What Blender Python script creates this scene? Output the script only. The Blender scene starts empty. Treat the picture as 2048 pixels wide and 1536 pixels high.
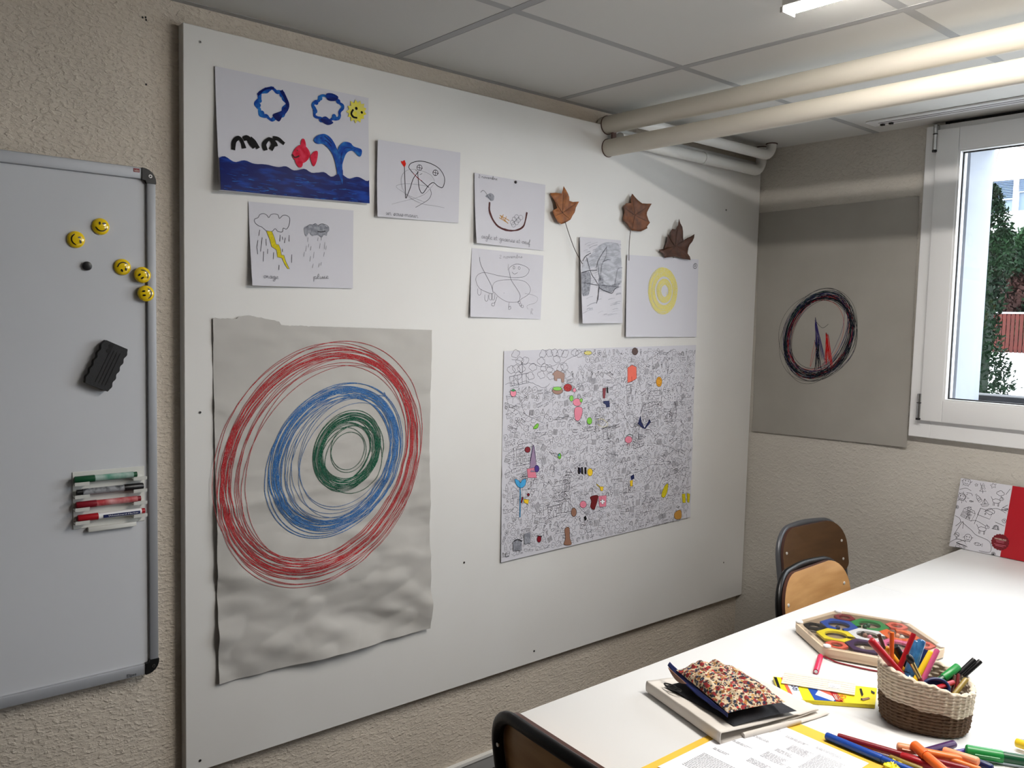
import bpy, bmesh, math, random
from mathutils import Vector, Matrix, noise
random.seed(7)
PI = math.pi
sc = bpy.context.scene
COL = sc.collection

# ---------------------------------------------------------------- camera, world, exposure
CAM = Vector((2.07624, -3.08158, 1.47672))
YAW, PITCH, ROLL, FPX = 0.8621355, -0.0751230, -0.0251954, 1696.942
ROT = Matrix.Rotation(YAW, 3, 'Z') @ Matrix.Rotation(PITCH, 3, 'X') @ Matrix.Rotation(ROLL, 3, 'Y')
RIGHT, FWD, UP = ROT.col[0].copy(), ROT.col[1].copy(), ROT.col[2].copy()
cd = bpy.data.cameras.new('camera'); cam = bpy.data.objects.new('camera', cd); COL.objects.link(cam)
cd.sensor_width = 36.0; cd.lens = FPX * 36.0 / 2048.0; cd.clip_start = 0.02; cd.clip_end = 200
m3 = Matrix((RIGHT, UP, -FWD)).transposed()
cam.matrix_world = Matrix.Translation(CAM) @ m3.to_4x4()
sc.camera = cam
sc.view_settings.view_transform = 'Standard'; sc.view_settings.look = 'None'
sc.view_settings.gamma = 1.0; sc.view_settings.use_curve_mapping = False
sc.view_settings.exposure = 0.0
TUBE_STRENGTH = 195.0
SKY_STRENGTH = 9.2
wd = bpy.data.worlds.new('overcast_sky'); sc.world = wd; wd.use_nodes = True
bg = wd.node_tree.nodes['Background']; bg.inputs['Color'].default_value = (0.86, 0.93, 1.0, 1); bg.inputs['Strength'].default_value = SKY_STRENGTH

def ray(px, py):
    return RIGHT * ((px - 1024.0) / FPX) + FWD - UP * ((py - 768.0) / FPX)
def unp(px, py, ax, v):
    d = ray(px, py); t = (v - CAM[ax]) / d[ax]; return CAM + d * t
def atdepth(px, py, D):
    return CAM + ray(px, py) * D

# ---------------------------------------------------------------- materials
def lin(c):
    c = c / 255.0
    return c / 12.92 if c <= 0.04045 else ((c + 0.055) / 1.055) ** 2.4
def L(r, g, b): return (lin(r), lin(g), lin(b), 1.0)
M = {}
def mat(name, rgb, rough=0.6, metal=0.0, var=0.0, vscale=20, rgb2=None, bump=0.0, bscale=80, bdist=0.002, emit=None, spec=0.5, coat=0.0, trans=0.0, detail=4, vstretch=None, thr=None, alpha=None):
    m = bpy.data.materials.new(name); m.use_nodes = True; nt = m.node_tree
    b = nt.nodes['Principled BSDF']
    b.inputs['Base Color'].default_value = L(*rgb); b.inputs['Roughness'].default_value = rough
    b.inputs['Metallic'].default_value = metal; b.inputs['Specular IOR Level'].default_value = spec
    if coat: b.inputs['Coat Weight'].default_value = coat
    if trans: b.inputs['Transmission Weight'].default_value = trans
    if alpha is not None: b.inputs['Alpha'].default_value = alpha
    tc = None
    if rgb2 or bump:
        tc = nt.nodes.new('ShaderNodeTexCoord'); mp = nt.nodes.new('ShaderNodeMapping')
        nt.links.new(tc.outputs['Object'], mp.inputs['Vector'])
        if vstretch: mp.inputs['Scale'].default_value = vstretch
    if rgb2:
        n = nt.nodes.new('ShaderNodeTexNoise'); n.inputs['Scale'].default_value = vscale; n.inputs['Detail'].default_value = detail
        nt.links.new(mp.outputs[0], n.inputs['Vector'])
        r = nt.nodes.new('ShaderNodeValToRGB'); lo, hi = thr or (0.35, 0.65)
        r.color_ramp.elements[0].position = lo; r.color_ramp.elements[1].position = hi
        r.color_ramp.elements[0].color = L(*rgb); r.color_ramp.elements[1].color = L(*rgb2)
        nt.links.new(n.outputs['Fac'], r.inputs['Fac']); nt.links.new(r.outputs['Color'], b.inputs['Base Color'])
    if bump:
        n2 = nt.nodes.new('ShaderNodeTexNoise'); n2.inputs['Scale'].default_value = bscale; n2.inputs['Detail'].default_value = 3
        nt.links.new(mp.outputs[0], n2.inputs['Vector'])
        bp = nt.nodes.new('ShaderNodeBump'); bp.inputs['Strength'].default_value = bump; bp.inputs['Distance'].default_value = bdist
        nt.links.new(n2.outputs['Fac'], bp.inputs['Height']); nt.links.new(bp.outputs['Normal'], b.inputs['Normal'])
    if emit:
        b.inputs['Emission Color'].default_value = emit[0]; b.inputs['Emission Strength'].default_value = emit[1]
    M[name] = m
    return m

def plaster(name, rgb, rgb2, ks=1.0, st=0.7):
    m = mat(name, rgb, 0.85, rgb2=rgb2, vscale=3, spec=0.25); nt = m.node_tree; b = nt.nodes['Principled BSDF']
    tc = nt.nodes.new('ShaderNodeTexCoord')
    a = nt.nodes.new('ShaderNodeTexNoise'); a.inputs['Scale'].default_value = ks * 120; a.inputs['Detail'].default_value = 2.5; a.inputs['Roughness'].default_value = 0.55; a.inputs['Distortion'].default_value = 0.25
    c = nt.nodes.new('ShaderNodeTexNoise'); c.inputs['Scale'].default_value = ks * 52; c.inputs['Detail'].default_value = 3
    d = nt.nodes.new('ShaderNodeTexVoronoi'); d.inputs['Scale'].default_value = ks * 130
    mp = nt.nodes.new('ShaderNodeMapping'); mp.inputs['Scale'].default_value = (1, 0.7, 1.3)
    for n in (a, c, d): nt.links.new(mp.outputs[0], n.inputs['Vector'])
    nt.links.new(tc.outputs['Object'], mp.inputs['Vector'])
    r1 = nt.nodes.new('ShaderNodeValToRGB'); r1.color_ramp.elements[0].position = 0.48; r1.color_ramp.elements[1].position = 0.72
    nt.links.new(a.outputs['Fac'], r1.inputs['Fac'])
    r2 = nt.nodes.new('ShaderNodeValToRGB'); r2.color_ramp.elements[0].position = 0.42; r2.color_ramp.elements[1].position = 0.62
    nt.links.new(c.outputs['Fac'], r2.inputs['Fac'])
    mu = nt.nodes.new('ShaderNodeMath'); mu.operation = 'MULTIPLY_ADD'; mu.inputs[1].default_value = 0.5
    nt.links.new(r2.outputs['Color'], mu.inputs[0]); nt.links.new(r1.outputs['Color'], mu.inputs[2])
    m2 = nt.nodes.new('ShaderNodeMath'); m2.operation = 'MULTIPLY_ADD'; m2.inputs[1].default_value = -0.25
    nt.links.new(d.outputs['Distance'], m2.inputs[0]); nt.links.new(mu.outputs[0], m2.inputs[2])
    bp = nt.nodes.new('ShaderNodeBump'); bp.inputs['Strength'].default_value = st; bp.inputs['Distance'].default_value = 0.0026
    nt.links.new(m2.outputs[0], bp.inputs['Height']); nt.links.new(bp.outputs['Normal'], b.inputs['Normal'])
plaster('rough_plaster', (209, 198, 183), (200, 190, 176))
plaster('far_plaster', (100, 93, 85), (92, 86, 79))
plaster('back_plaster', (196, 191, 182), (189, 184, 175), 0.8, 0.5)
mat('panel_white', (219, 218, 215), 0.5, rgb2=(215, 213, 209), vscale=2, bump=0.06, bscale=300, bdist=0.0005)
mat('ceiling_tile', (205, 204, 200), 0.9, bump=0.12, bscale=500, bdist=0.0005, spec=0.2)
mat('ceiling_bar', (160, 160, 160), 0.6)
mat('ceiling_gap', (40, 40, 38), 0.9)
mat('floor_lino', (84, 76, 70), 0.5, rgb2=(74, 68, 64), vscale=8)
mat('white_paint', (222, 220, 214), 0.5)
mat('skirting_grey', (150, 150, 148), 0.5)
mat('skirting_top', (225, 224, 220), 0.5)
mat('cream_pipe', (208, 202, 189), 0.5, bump=0.05, bscale=40, spec=0.5)
mat('white_pipe', (225, 224, 220), 0.4)
mat('window_pvc', (226, 226, 226), 0.3)
mat('seal_black', (12, 12, 14), 0.5)
mat('chrome', (190, 190, 190), 0.25, metal=1.0)
mat('rivet_steel', (224, 222, 216), 0.3, metal=0.25)
mat('brass', (200, 175, 120), 0.3, metal=1.0)
mat('alu', (158, 160, 164), 0.55, metal=0.35)
mat('board_white', (206, 208, 212), 0.3, rgb2=(200, 202, 206), vscale=1.5)
mat('plastic_black', (14, 14, 15), 0.4)
mat('eraser_black', (34, 34, 36), 0.75, bump=0.4, bscale=500, bdist=0.001)
mat('smiley_yellow', (240, 204, 24), 0.12, coat=0.6)
mat('tray_white', (214, 214, 208), 0.4)
mat('wood_ply', (205, 158, 104), 0.38, rgb2=(182, 134, 82), vscale=5, vstretch=(1, 1, 6), coat=0.15)
mat('wood_ply_dark', (100, 70, 42), 0.45, rgb2=(86, 60, 36), vscale=5, vstretch=(1, 1, 6))
mat('tube_grey', (92, 94, 98), 0.35, metal=0.3)
mat('tube_black', (9, 8, 8), 0.35, bump=0.1, bscale=200, spec=0.3)
mat('laminate', (225, 225, 224), 0.5, rgb2=(222, 222, 221), vscale=2, spec=0.2)
mat('edge_band', (205, 203, 198), 0.5)
mat('paper', (204, 203, 210), 0.8, spec=0.2, bump=0.05, bscale=60)
mat('paper_white', (232, 232, 236), 0.8, spec=0.2)
mat('card_white', (216, 208, 196), 0.8, spec=0.2)
mat('paper_roll', (184, 181, 176), 0.7, rgb2=(178, 175, 170), vscale=6, spec=0.3)
mat('paper_kraft', (160, 156, 149), 0.8, rgb2=(152, 148, 141), vscale=4, spec=0.2)
mat('leaf_ochre', (160, 96, 38), 0.6, rgb2=(120, 66, 26), vscale=45, bump=0.3, bscale=90)
mat('leaf_brown', (120, 70, 34), 0.6, rgb2=(86, 48, 24), vscale=45, bump=0.3, bscale=90)
mat('leaf_dark', (82, 48, 30), 0.6, rgb2=(62, 36, 24), vscale=45, bump=0.3, bscale=90)
mat('stem_brown', (54, 34, 26), 0.7)
# inks, paints, crayons
mat('ink', (24, 22, 28), 0.6)
mat('ink_thin', (84, 84, 92), 0.7)
mat('pencil', (112, 112, 118), 0.7, rgb2=(150, 150, 156), vscale=900)
mat('pencil_dark', (60, 60, 66), 0.7, rgb2=(95, 95, 102), vscale=900)
mat('graphite_wash', (166, 168, 176), 0.8, rgb2=(192, 194, 202), vscale=90, thr=(0.38, 0.6), vstretch=(1, 0.4, 1))
mat('graphite_mid', (128, 130, 138), 0.8, rgb2=(158, 160, 168), vscale=120, thr=(0.4, 0.6))
mat('paint_blue', (14, 62, 150), 0.35, rgb2=(40, 118, 190), vscale=60, thr=(0.45, 0.75))
mat('paint_navy', (8, 24, 92), 0.3, rgb2=(18, 60, 150), vscale=40, thr=(0.5, 0.7), vstretch=(1, 0.35, 1.6))
mat('paint_black', (10, 10, 12), 0.35)
mat('paint_red', (196, 28, 52), 0.5, rgb2=(214, 60, 84), vscale=70)
mat('paint_yellow', (226, 212, 60), 0.7, rgb2=(214, 206, 120), vscale=110)
mat('marker_yellow', (214, 198, 44), 0.7, rgb2=(196, 180, 40), vscale=200)
mat('marker_red', (206, 40, 30), 0.6)
mat('crayon_red', (168, 38, 44), 0.8, rgb2=(178, 118, 116), vscale=420, thr=(0.5, 0.62))
mat('crayon_blue', (46, 98, 158), 0.8, rgb2=(124, 146, 168), vscale=420, thr=(0.5, 0.62))
mat('crayon_green', (22, 80, 58), 0.8, rgb2=(108, 134, 122), vscale=420, thr=(0.52, 0.64))
mat('crayon_yellow', (220, 204, 88), 0.8, rgb2=(212, 208, 168), vscale=500, thr=(0.44, 0.58))
mat('rub_grey', (150, 152, 160), 0.8, rgb2=(182, 184, 192), vscale=700)
mat('crayon_brown', (72, 42, 44), 0.8, rgb2=(100, 66, 64), vscale=400)
mat('crayon_ochre', (190, 140, 70), 0.8)
mat('pen_black', (26, 28, 36), 0.7)
mat('pen_violet', (52, 46, 96), 0.7)
mat('pen_red', (176, 28, 30), 0.7)
mat('pen_green', (30, 66, 56), 0.7)
for nm, c in dict(red=(206, 30, 44), darkred=(130, 20, 36), orange=(236, 104, 32), orange2=(232, 128, 60), peach=(240, 160, 116), yellow=(240, 200, 40), amber=(226, 158, 34),
                  green=(34, 140, 66), darkgreen=(18, 78, 48), blue=(30, 76, 168), navy=(22, 34, 84), violet=(70, 48, 130), purple=(66, 34, 84), pink=(226, 104, 150),
                  black=(16, 15, 18), brown=(74, 44, 34), khaki=(150, 128, 60), lilac=(150, 128, 156), white=(235, 235, 235), cream=(226, 216, 200),
                  glueyellow=(246, 226, 36), coral=(232, 100, 76), badge=(112, 20, 32), boxred=(168, 18, 32), pinkred=(214, 40, 84), cyanblue=(64, 160, 214), rose=(226, 130, 150), limegreen=(120, 196, 60), tan=(150, 110, 90), maroon=(108, 24, 28), skyblue=(210, 226, 240), grey=(140, 140, 145)).items():
    mat('c_' + nm, c, 0.35)
mat('clear_blue', (60, 120, 170), 0.1, coat=0.5, rgb2=(30, 74, 120), vscale=60)
mat('cloth_cream', (214, 208, 200), 0.9, rgb2=(206, 200, 192), vscale=12, bump=0.25, bscale=700, bdist=0.0006)
mat('cloth_black', (13, 15, 24), 0.8, bump=0.2, bscale=500)
mat('cloth_navy', (16, 32, 92), 0.8, bump=0.2, bscale=500)
mat('puzzle_wood', (226, 204, 178), 0.5, rgb2=(214, 190, 160), vscale=12, vstretch=(1, 1, 6))
mat('puzzle_floor', (164, 146, 124), 0.5)
mat('rope_cream', (224, 212, 192), 0.85, bump=0.4, bscale=400, rgb2=(212, 198, 178), vscale=60)
mat('rope_brown', (104, 80, 58), 0.85, bump=0.4, bscale=400, rgb2=(88, 66, 48), vscale=60)
mat('folder_yellow', (232, 188, 62), 0.6)
mat('yew_leaf', (12, 28, 16), 0.7, rgb2=(20, 42, 22), vscale=6, spec=0.1)
mat('yew_core', (16, 34, 20), 0.8)
mat('ivy_green', (34, 56, 34), 0.7, rgb2=(18, 32, 22), vscale=2, spec=0.1)
mat('ivy_red', (62, 42, 38), 0.7, rgb2=(38, 26, 24), vscale=2, spec=0.1)
mat('slat_red', (66, 24, 17), 0.7, rgb2=(56, 20, 14), vscale=4, spec=0.2)
mat('gravel', (228, 228, 226), 0.9, rgb2=(216, 216, 214), vscale=30)
mat('facade', (236, 236, 238), 0.8)
mat('facade_glass', (84, 100, 116), 0.4)
mat('blind', (96, 112, 134), 0.5)
mat('reveal_paint', (134, 140, 150), 0.8)  # white reveal, its shade put into a darker base colour
mat('bark', (96, 84, 78), 0.9)
mat('ledge_grey', (36, 38, 42), 0.8, rgb2=(30, 32, 36), vscale=20)
mat('tube_glow', (255, 250, 244), 0.5, emit=((1.0, 0.95, 0.89, 1), TUBE_STRENGTH))

for _n, _m in M.items():
    if _n.split('_')[0] in ('ink', 'pencil', 'graphite', 'paint', 'marker', 'crayon', 'pen'): _m.node_tree.nodes['Principled BSDF'].inputs['Specular IOR Level'].default_value = 0.04
def glassmat(name, tint=(1, 1, 1, 1), ior=1.45, k=1.0):
    m = bpy.data.materials.new(name); m.use_nodes = True; nt = m.node_tree; nt.nodes.clear()
    o = nt.nodes.new('ShaderNodeOutputMaterial'); mx = nt.nodes.new('ShaderNodeMixShader')
    t = nt.nodes.new('ShaderNodeBsdfTransparent'); t.inputs['Color'].default_value = tint
    g = nt.nodes.new('ShaderNodeBsdfGlossy'); g.inputs['Roughness'].default_value = 0.03
    f = nt.nodes.new('ShaderNodeLayerWeight'); f.inputs['Blend'].default_value = 0.5
    pw = nt.nodes.new('ShaderNodeMath'); pw.operation = 'POWER'; pw.inputs[1].default_value = 4.0
    ma = nt.nodes.new('ShaderNodeMath'); ma.operation = 'MULTIPLY_ADD'; ma.inputs[1].default_value = 0.6; ma.inputs[2].default_value = 0.03 * k
    nt.links.new(f.outputs['Facing'], pw.inputs[0]); nt.links.new(pw.outputs[0], ma.inputs[0])
    nt.links.new(ma.outputs[0], mx.inputs[0]); nt.links.new(t.outputs[0], mx.inputs[1]); nt.links.new(g.outputs[0], mx.inputs[2]); nt.links.new(mx.outputs[0], o.inputs[0])
    M[name] = m
glassmat('glass'); glassmat('clear_plastic', (0.95, 0.95, 0.95, 1), 1.35)
glassmat('tinted_barrel', (0.75, 0.7, 0.78, 1), 1.5)

def floralmat():
    m = mat('floral', (226, 206, 176), 0.85); nt = m.node_tree; b = nt.nodes['Principled BSDF']
    tc = nt.nodes.new('ShaderNodeTexCoord'); prev = None
    base = nt.nodes.new('ShaderNodeRGB'); base.outputs[0].default_value = L(216, 194, 160); prev = base.outputs[0]
    for k, (scale, rad, col) in enumerate([(80, 0.36, (190, 140, 72)), (110, 0.30, (70, 72, 70)), (84, 0.40, (146, 20, 30)), (96, 0.34, (34, 42, 72)), (150, 0.30, (132, 70, 44)), (76, 0.22, (200, 50, 44)), (130, 0.24, (226, 214, 196)), (125, 0.27, (40, 34, 34))]):
        v = nt.nodes.new('ShaderNodeTexVoronoi'); v.inputs['Scale'].default_value = scale; v.inputs['Randomness'].default_value = 1.0
        mp = nt.nodes.new('ShaderNodeMapping'); mp.inputs['Location'].default_value = (k * 1.37, k * 0.71, k * 2.3)
        nt.links.new(tc.outputs['Object'], mp.inputs['Vector']); nt.links.new(mp.outputs[0], v.inputs['Vector'])
        lt = nt.nodes.new('ShaderNodeMath'); lt.operation = 'LESS_THAN'; lt.inputs[1].default_value = rad
        nt.links.new(v.outputs['Distance'], lt.inputs[0])
        mx = nt.nodes.new('ShaderNodeMix'); mx.data_type = 'RGBA'
        nt.links.new(lt.outputs[0], mx.inputs[0]); nt.links.new(prev, mx.inputs[6]); mx.inputs[7].default_value = L(*col)
        prev = mx.outputs[2]
    w = nt.nodes.new('ShaderNodeTexWave'); w.inputs['Scale'].default_value = 90; w.inputs['Distortion'].default_value = 22; w.inputs['Detail Scale'].default_value = 8
    nt.links.new(tc.outputs['Object'], w.inputs['Vector'])
    gt = nt.nodes.new('ShaderNodeMath'); gt.operation = 'GREATER_THAN'; gt.inputs[1].default_value = 0.93
    nt.links.new(w.outputs['Fac'], gt.inputs[0])
    mx = nt.nodes.new('ShaderNodeMix'); mx.data_type = 'RGBA'
    nt.links.new(gt.outputs[0], mx.inputs[0]); nt.links.new(prev, mx.inputs[6]); mx.inputs[7].default_value = L(52, 56, 44)
    nt.links.new(mx.outputs[2], b.inputs['Base Color'])
floralmat()

# ---------------------------------------------------------------- mesh helpers
class MB:
    def __init__(s): s.v = []; s.f = []; s.m = []; s.mats = []
    def mi(s, name):
        if name not in s.mats: s.mats.append(name)
        return s.mats.index(name)
    def add(s, vs, fs, mt):
        o = len(s.v); k = s.mi(mt)
        s.v += [Vector(q) for q in vs]
        for f in fs: s.f.append([i + o for i in f]); s.m.append(k)
    def box(s, c, d, mt, rot=None):
        x, y, z = d[0] / 2, d[1] / 2, d[2] / 2
        vs = [Vector(q) for q in ((-x, -y, -z), (x, -y, -z), (x, y, -z), (-x, y, -z), (-x, -y, z), (x, -y, z), (x, y, z), (-x, y, z))]
        if rot is not None: vs = [rot @ q for q in vs]
        s.add([q + Vector(c) for q in vs], [(0, 3, 2, 1), (4, 5, 6, 7), (0, 1, 5, 4), (1, 2, 6, 5), (2, 3, 7, 6), (3, 0, 4, 7)], mt)
    def bx(s, a, b, mt):
        s.box([(a[i] + b[i]) / 2 for i in range(3)], [abs(b[i] - a[i]) for i in range(3)], mt)
    def tube(s, path, r, mt, seg=12, closed=False, caps=True, flat=1.0, upv=None):
        P = [Vector(q) for q in path]; n = len(P); rr = r if isinstance(r, (list, tuple)) else [r] * n
        rings = []; prev = None
        for i in range(n):
            a = P[i - 1] if (i > 0 or closed) else P[i]; b = P[(i + 1) % n] if (i < n - 1 or closed) else P[i]
            t = (b - a).normalized()
            if prev is None:
                u = Vector(upv) if upv else (Vector((0, 0, 1)) if abs(t.z) < 0.9 else Vector((1, 0, 0)))
            else: u = prev
            u = (u - t * u.dot(t)).normalized(); prev = u; w = t.cross(u)
            rings.append([P[i] + (u * math.cos(2 * PI * k / seg) + w * math.sin(2 * PI * k / seg) * flat) * rr[i] for k in range(seg)])
        vs = [q for g in rings for q in g]; fs = []
        for i in range(n if closed else n - 1):
            j = (i + 1) % n
            for k in range(seg):
                l = (k + 1) % seg; fs.append((i * seg + k, i * seg + l, j * seg + l, j * seg + k))
        if caps and not closed:
            fs.append(tuple(range(seg - 1, -1, -1))); fs.append(tuple((n - 1) * seg + k for k in range(seg)))
        s.add(vs, fs, mt)
    def prism(s, poly, ext, mt, mt_side=None):
        P = [Vector(q) for q in poly]; n = len(P); E = Vector(ext)
        s.add(P, [tuple(range(n - 1, -1, -1))], mt); s.add([q + E for q in P], [tuple(range(n))], mt)
        s.add(P + [q + E for q in P], [(i, (i + 1) % n, n + (i + 1) % n, n + i) for i in range(n)], mt_side or mt)
    def grid(s, fn, nu, nv, mt):
        vs = [fn(i / nu, j / nv) for j in range(nv + 1) for i in range(nu + 1)]
        fs = [(j * (nu + 1) + i, j * (nu + 1) + i + 1, (j + 1) * (nu + 1) + i + 1, (j + 1) * (nu + 1) + i) for j in range(nv) for i in range(nu)]
        s.add(vs, fs, mt)
    def build(s, name, parent=None, loc=None, smooth=35, bevel=0.0, bseg=2, local=False, solid=0.0):
        me = bpy.data.meshes.new(name)
        o = bpy.data.objects.new(name, me); COL.objects.link(o)
        off = Vector((0, 0, 0))
        if parent is not None and not local:
            off = wloc(parent)
        if loc is not None: loc = Vector(loc)
        else:
            if parent is not None or not s.v: loc = Vector(off)
            else:
                loc = sum(s.v, Vector()) / len(s.v)
        if local: me.from_pydata([tuple(q) for q in s.v], [], s.f); o.location = (0, 0, 0)
        else:
            me.from_pydata([tuple(q - loc) for q in s.v], [], s.f); o.location = loc - off
        for k in s.mats: me.materials.append(M[k])
        for p, k in zip(me.polygons, s.m): p.material_index = k
        if bevel > 0:
            bm = bmesh.new(); bm.from_mesh(me)
            bmesh.ops.recalc_face_normals(bm, faces=bm.faces)
            eds = [e for e in bm.edges if len(e.link_faces) == 2 and e.calc_face_angle(0) > 0.5]
            bmesh.ops.bevel(bm, geom=eds, offset=bevel, segments=bseg, profile=0.5, affect='EDGES', clamp_overlap=True)
            bm.to_mesh(me); bm.free()
        if smooth:
            for p in me.polygons: p.use_smooth = True
            me.set_sharp_from_angle(angle=math.radians(smooth))
        if solid:
            md = o.modifiers.new('thickness', 'SOLIDIFY'); md.thickness = solid; md.offset = -1
        me.update()
        if parent is not None: o.parent = parent
        return o
def wloc(o):
    l = Vector((0, 0, 0))
    while o is not None: l += o.location; o = o.parent
    return l
def tag(o, label=None, cat=None, group=None, kind=None):
    if label: o['label'] = label
    if cat: o['category'] = cat
    if group: o['group'] = group
    if kind: o['kind'] = kind
    return o
def thing(name, label, cat, loc, group=None, rot=None, kind=None):
    o = bpy.data.objects.new(name, None); COL.objects.link(o); o.location = loc; o.empty_display_size = 0.02
    if rot is not None: o.rotation_euler = rot
    return tag(o, label, cat, group, kind)
def copy_tree(o, parent=None):
    c = o.copy(); COL.objects.link(c); c.parent = parent
    for ch in list(o.children):
        copy_tree(ch, c)
    return c
def catmull(P, n=6, closed=False):
    out = []; N = len(P)
    if N < 3: return [Vector(p) for p in P]
    P = [Vector(p) for p in P]
    for i in range(N if closed else N - 1):
        p0 = P[(i - 1) % N] if (i > 0 or closed) else P[i]; p1 = P[i]; p2 = P[(i + 1) % N]; p3 = P[(i + 2) % N] if (i + 2 < N or closed) else p2
        for k in range(n):
            t = k / n
            out.append(0.5 * ((2 * p1) + (p2 - p0) * t + (2 * p0 - 5 * p1 + 4 * p2 - p3) * t * t + (3 * p1 - p0 - 3 * p2 + p3) * t ** 3))
    if not closed: out.append(P[-1].copy())
    return out
_txt = {}
def textgeo(s):
    """2D triangles of a printed text, height of capitals about 0.7"""
    if s in _txt: return _txt[s]
    cu = bpy.data.curves.new('t', 'FONT'); cu.body = s; cu.resolution_u = 2
    ob = bpy.data.objects.new('t', cu); COL.objects.link(ob)
    bpy.context.view_layer.update()
    me = bpy.data.meshes.new_from_object(ob.evaluated_get(bpy.context.evaluated_depsgraph_get()))
    vs = [(v.co.x, v.co.y) for v in me.vertices]; fs = [tuple(p.vertices) for p in me.polygons]
    bpy.data.objects.remove(ob); bpy.data.curves.remove(cu); bpy.data.meshes.remove(me)
    w = max(v[0] for v in vs) if vs else 1
    _txt[s] = (vs, fs, w); return _txt[s]
def text3d(mb, s, O, X, Y, width, height, mt):
    """lay text from O along unit X, up unit Y, fitted to width, capital height"""
    vs, fs, w = textgeo(s); O, X, Y = Vector(O), Vector(X), Vector(Y)
    mb.add([O + X * (v[0] / w * width) + Y * (v[1] / 0.7 * height) for v in vs], fs, mt)
# ---------------------------------------------------------------- setting
RX, RY, RZ = 4.3, -4.9, 2.199
WX0, WX1, WZ0, WZ1 = 0.79, 2.35, 1.14, 2.17     # window opening in the back wall
WD = 0.20                                        # depth of the outer reveal
def struct(name, mb, **k):
    return tag(mb.build(name, **k), kind='structure')
b = MB(); b.bx((-0.2, RY - 0.2, -0.1), (RX + 0.2, 0.3, 0), 'floor_lino'); struct('floor', b)
b = MB(); b.bx((-0.2, RY - 0.2, 0), (0, 0.25, 2.5), 'rough_plaster')
for (px, py) in ((285, 35), (291, 35), (292, 40), (292, 169)):
    q = unp(px, py, 0, 0.0); ring = [Vector((0.0008, q.y + 0.0022 * math.cos(a), q.z + 0.0026 * math.sin(a))) for a in [k * PI / 5 for k in range(10)]]
    b.add(ring, [tuple(range(10))], 'c_black')
struct('wall_left', b, smooth=0)
b = MB(); T = 0.25
b.bx((0, 0, 0), (RX, T, WZ0), 'back_plaster'); b.bx((0, 0, WZ1), (RX, T, 2.5), 'back_plaster')
b.bx((0, 0, WZ0), (WX0, T, WZ1), 'back_plaster'); b.bx((WX1, 0, WZ0), (2.75, T, WZ1), 'back_plaster'); b.bx((3.95, 0, WZ0), (RX, T, WZ1), 'back_plaster')
struct('wall_back', b, smooth=0)
b = MB(); b.bx((RX, RY, 0), (RX + 0.2, 0.25, 2.5), 'far_plaster'); struct('wall_right', b, smooth=0)
b = MB(); b.bx((0, RY - 0.2, 0), (RX, RY, 2.5), 'far_plaster'); struct('wall_front', b, smooth=0)
b = MB(); b.bx((0.0, RY, 0.006), (0.012, 0, 0.052), 'skirting_grey'); b.bx((0.0, RY, 0.052), (0.016, 0, 0.062), 'skirting_top'); b.bx((0, RY, 0), (0.004, 0, 0.006), 'seal_black')
struct('baseboard_left', b, smooth=0)
b = MB(); b.bx((0.016, -0.012, 0.006), (RX, 0, 0.052), 'skirting_grey'); b.bx((0.016, -0.016, 0.052), (RX, 0, 0.062), 'skirting_top'); struct('baseboard_back', b, smooth=0)
# suspended ceiling: tiles set in a grid of bars
XA, YA, TS = 0.5105, -1.766, 0.63
b = MB()
xs = [0.022]; x = XA
while x < RX: xs.append(x); x += TS
xs.append(RX)
ys = []; y = YA + TS * 2
while y > RY: ys.append(y); y -= TS
ys = [0.0] + ys + [RY]
hb = 0.012
for i in range(len(xs) - 1):
    for j in range(len(ys) - 1):
        x0, x1, y1, y0 = xs[i] + (hb if i else 0), xs[i + 1] - hb, ys[j] - (hb if j else 0), ys[j + 1] + hb
        b.bx((x0, y0 + 0.0025, RZ + 0.0005), (x1 - 0.001, y1 - 0.0005, RZ + 0.02), 'ceiling_tile')
b.bx((0, RY, RZ + 0.015), (RX, 0, RZ + 0.03), 'ceiling_gap')
for x in xs[1:-1]: b.bx((x - hb, RY, RZ), (x + hb, 0, RZ + 0.01), 'ceiling_bar')
for y in ys[1:-1]: b.bx((0, y - hb, RZ - 0.0003), (RX, y + hb, RZ + 0.01), 'ceiling_bar')
b.bx((0, RY, RZ - 0.0005), (0.021, 0, RZ + 0.01), 'ceiling_bar')
struct('ceiling', b, smooth=0)
b = MB(); b.bx((0.76, -0.006, 2.171), (2.42, 0.0, RZ), 'seal_black'); struct('dark_gap_strip', b, smooth=0)  # black strip in place of the shaded gap between ceiling and window

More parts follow.
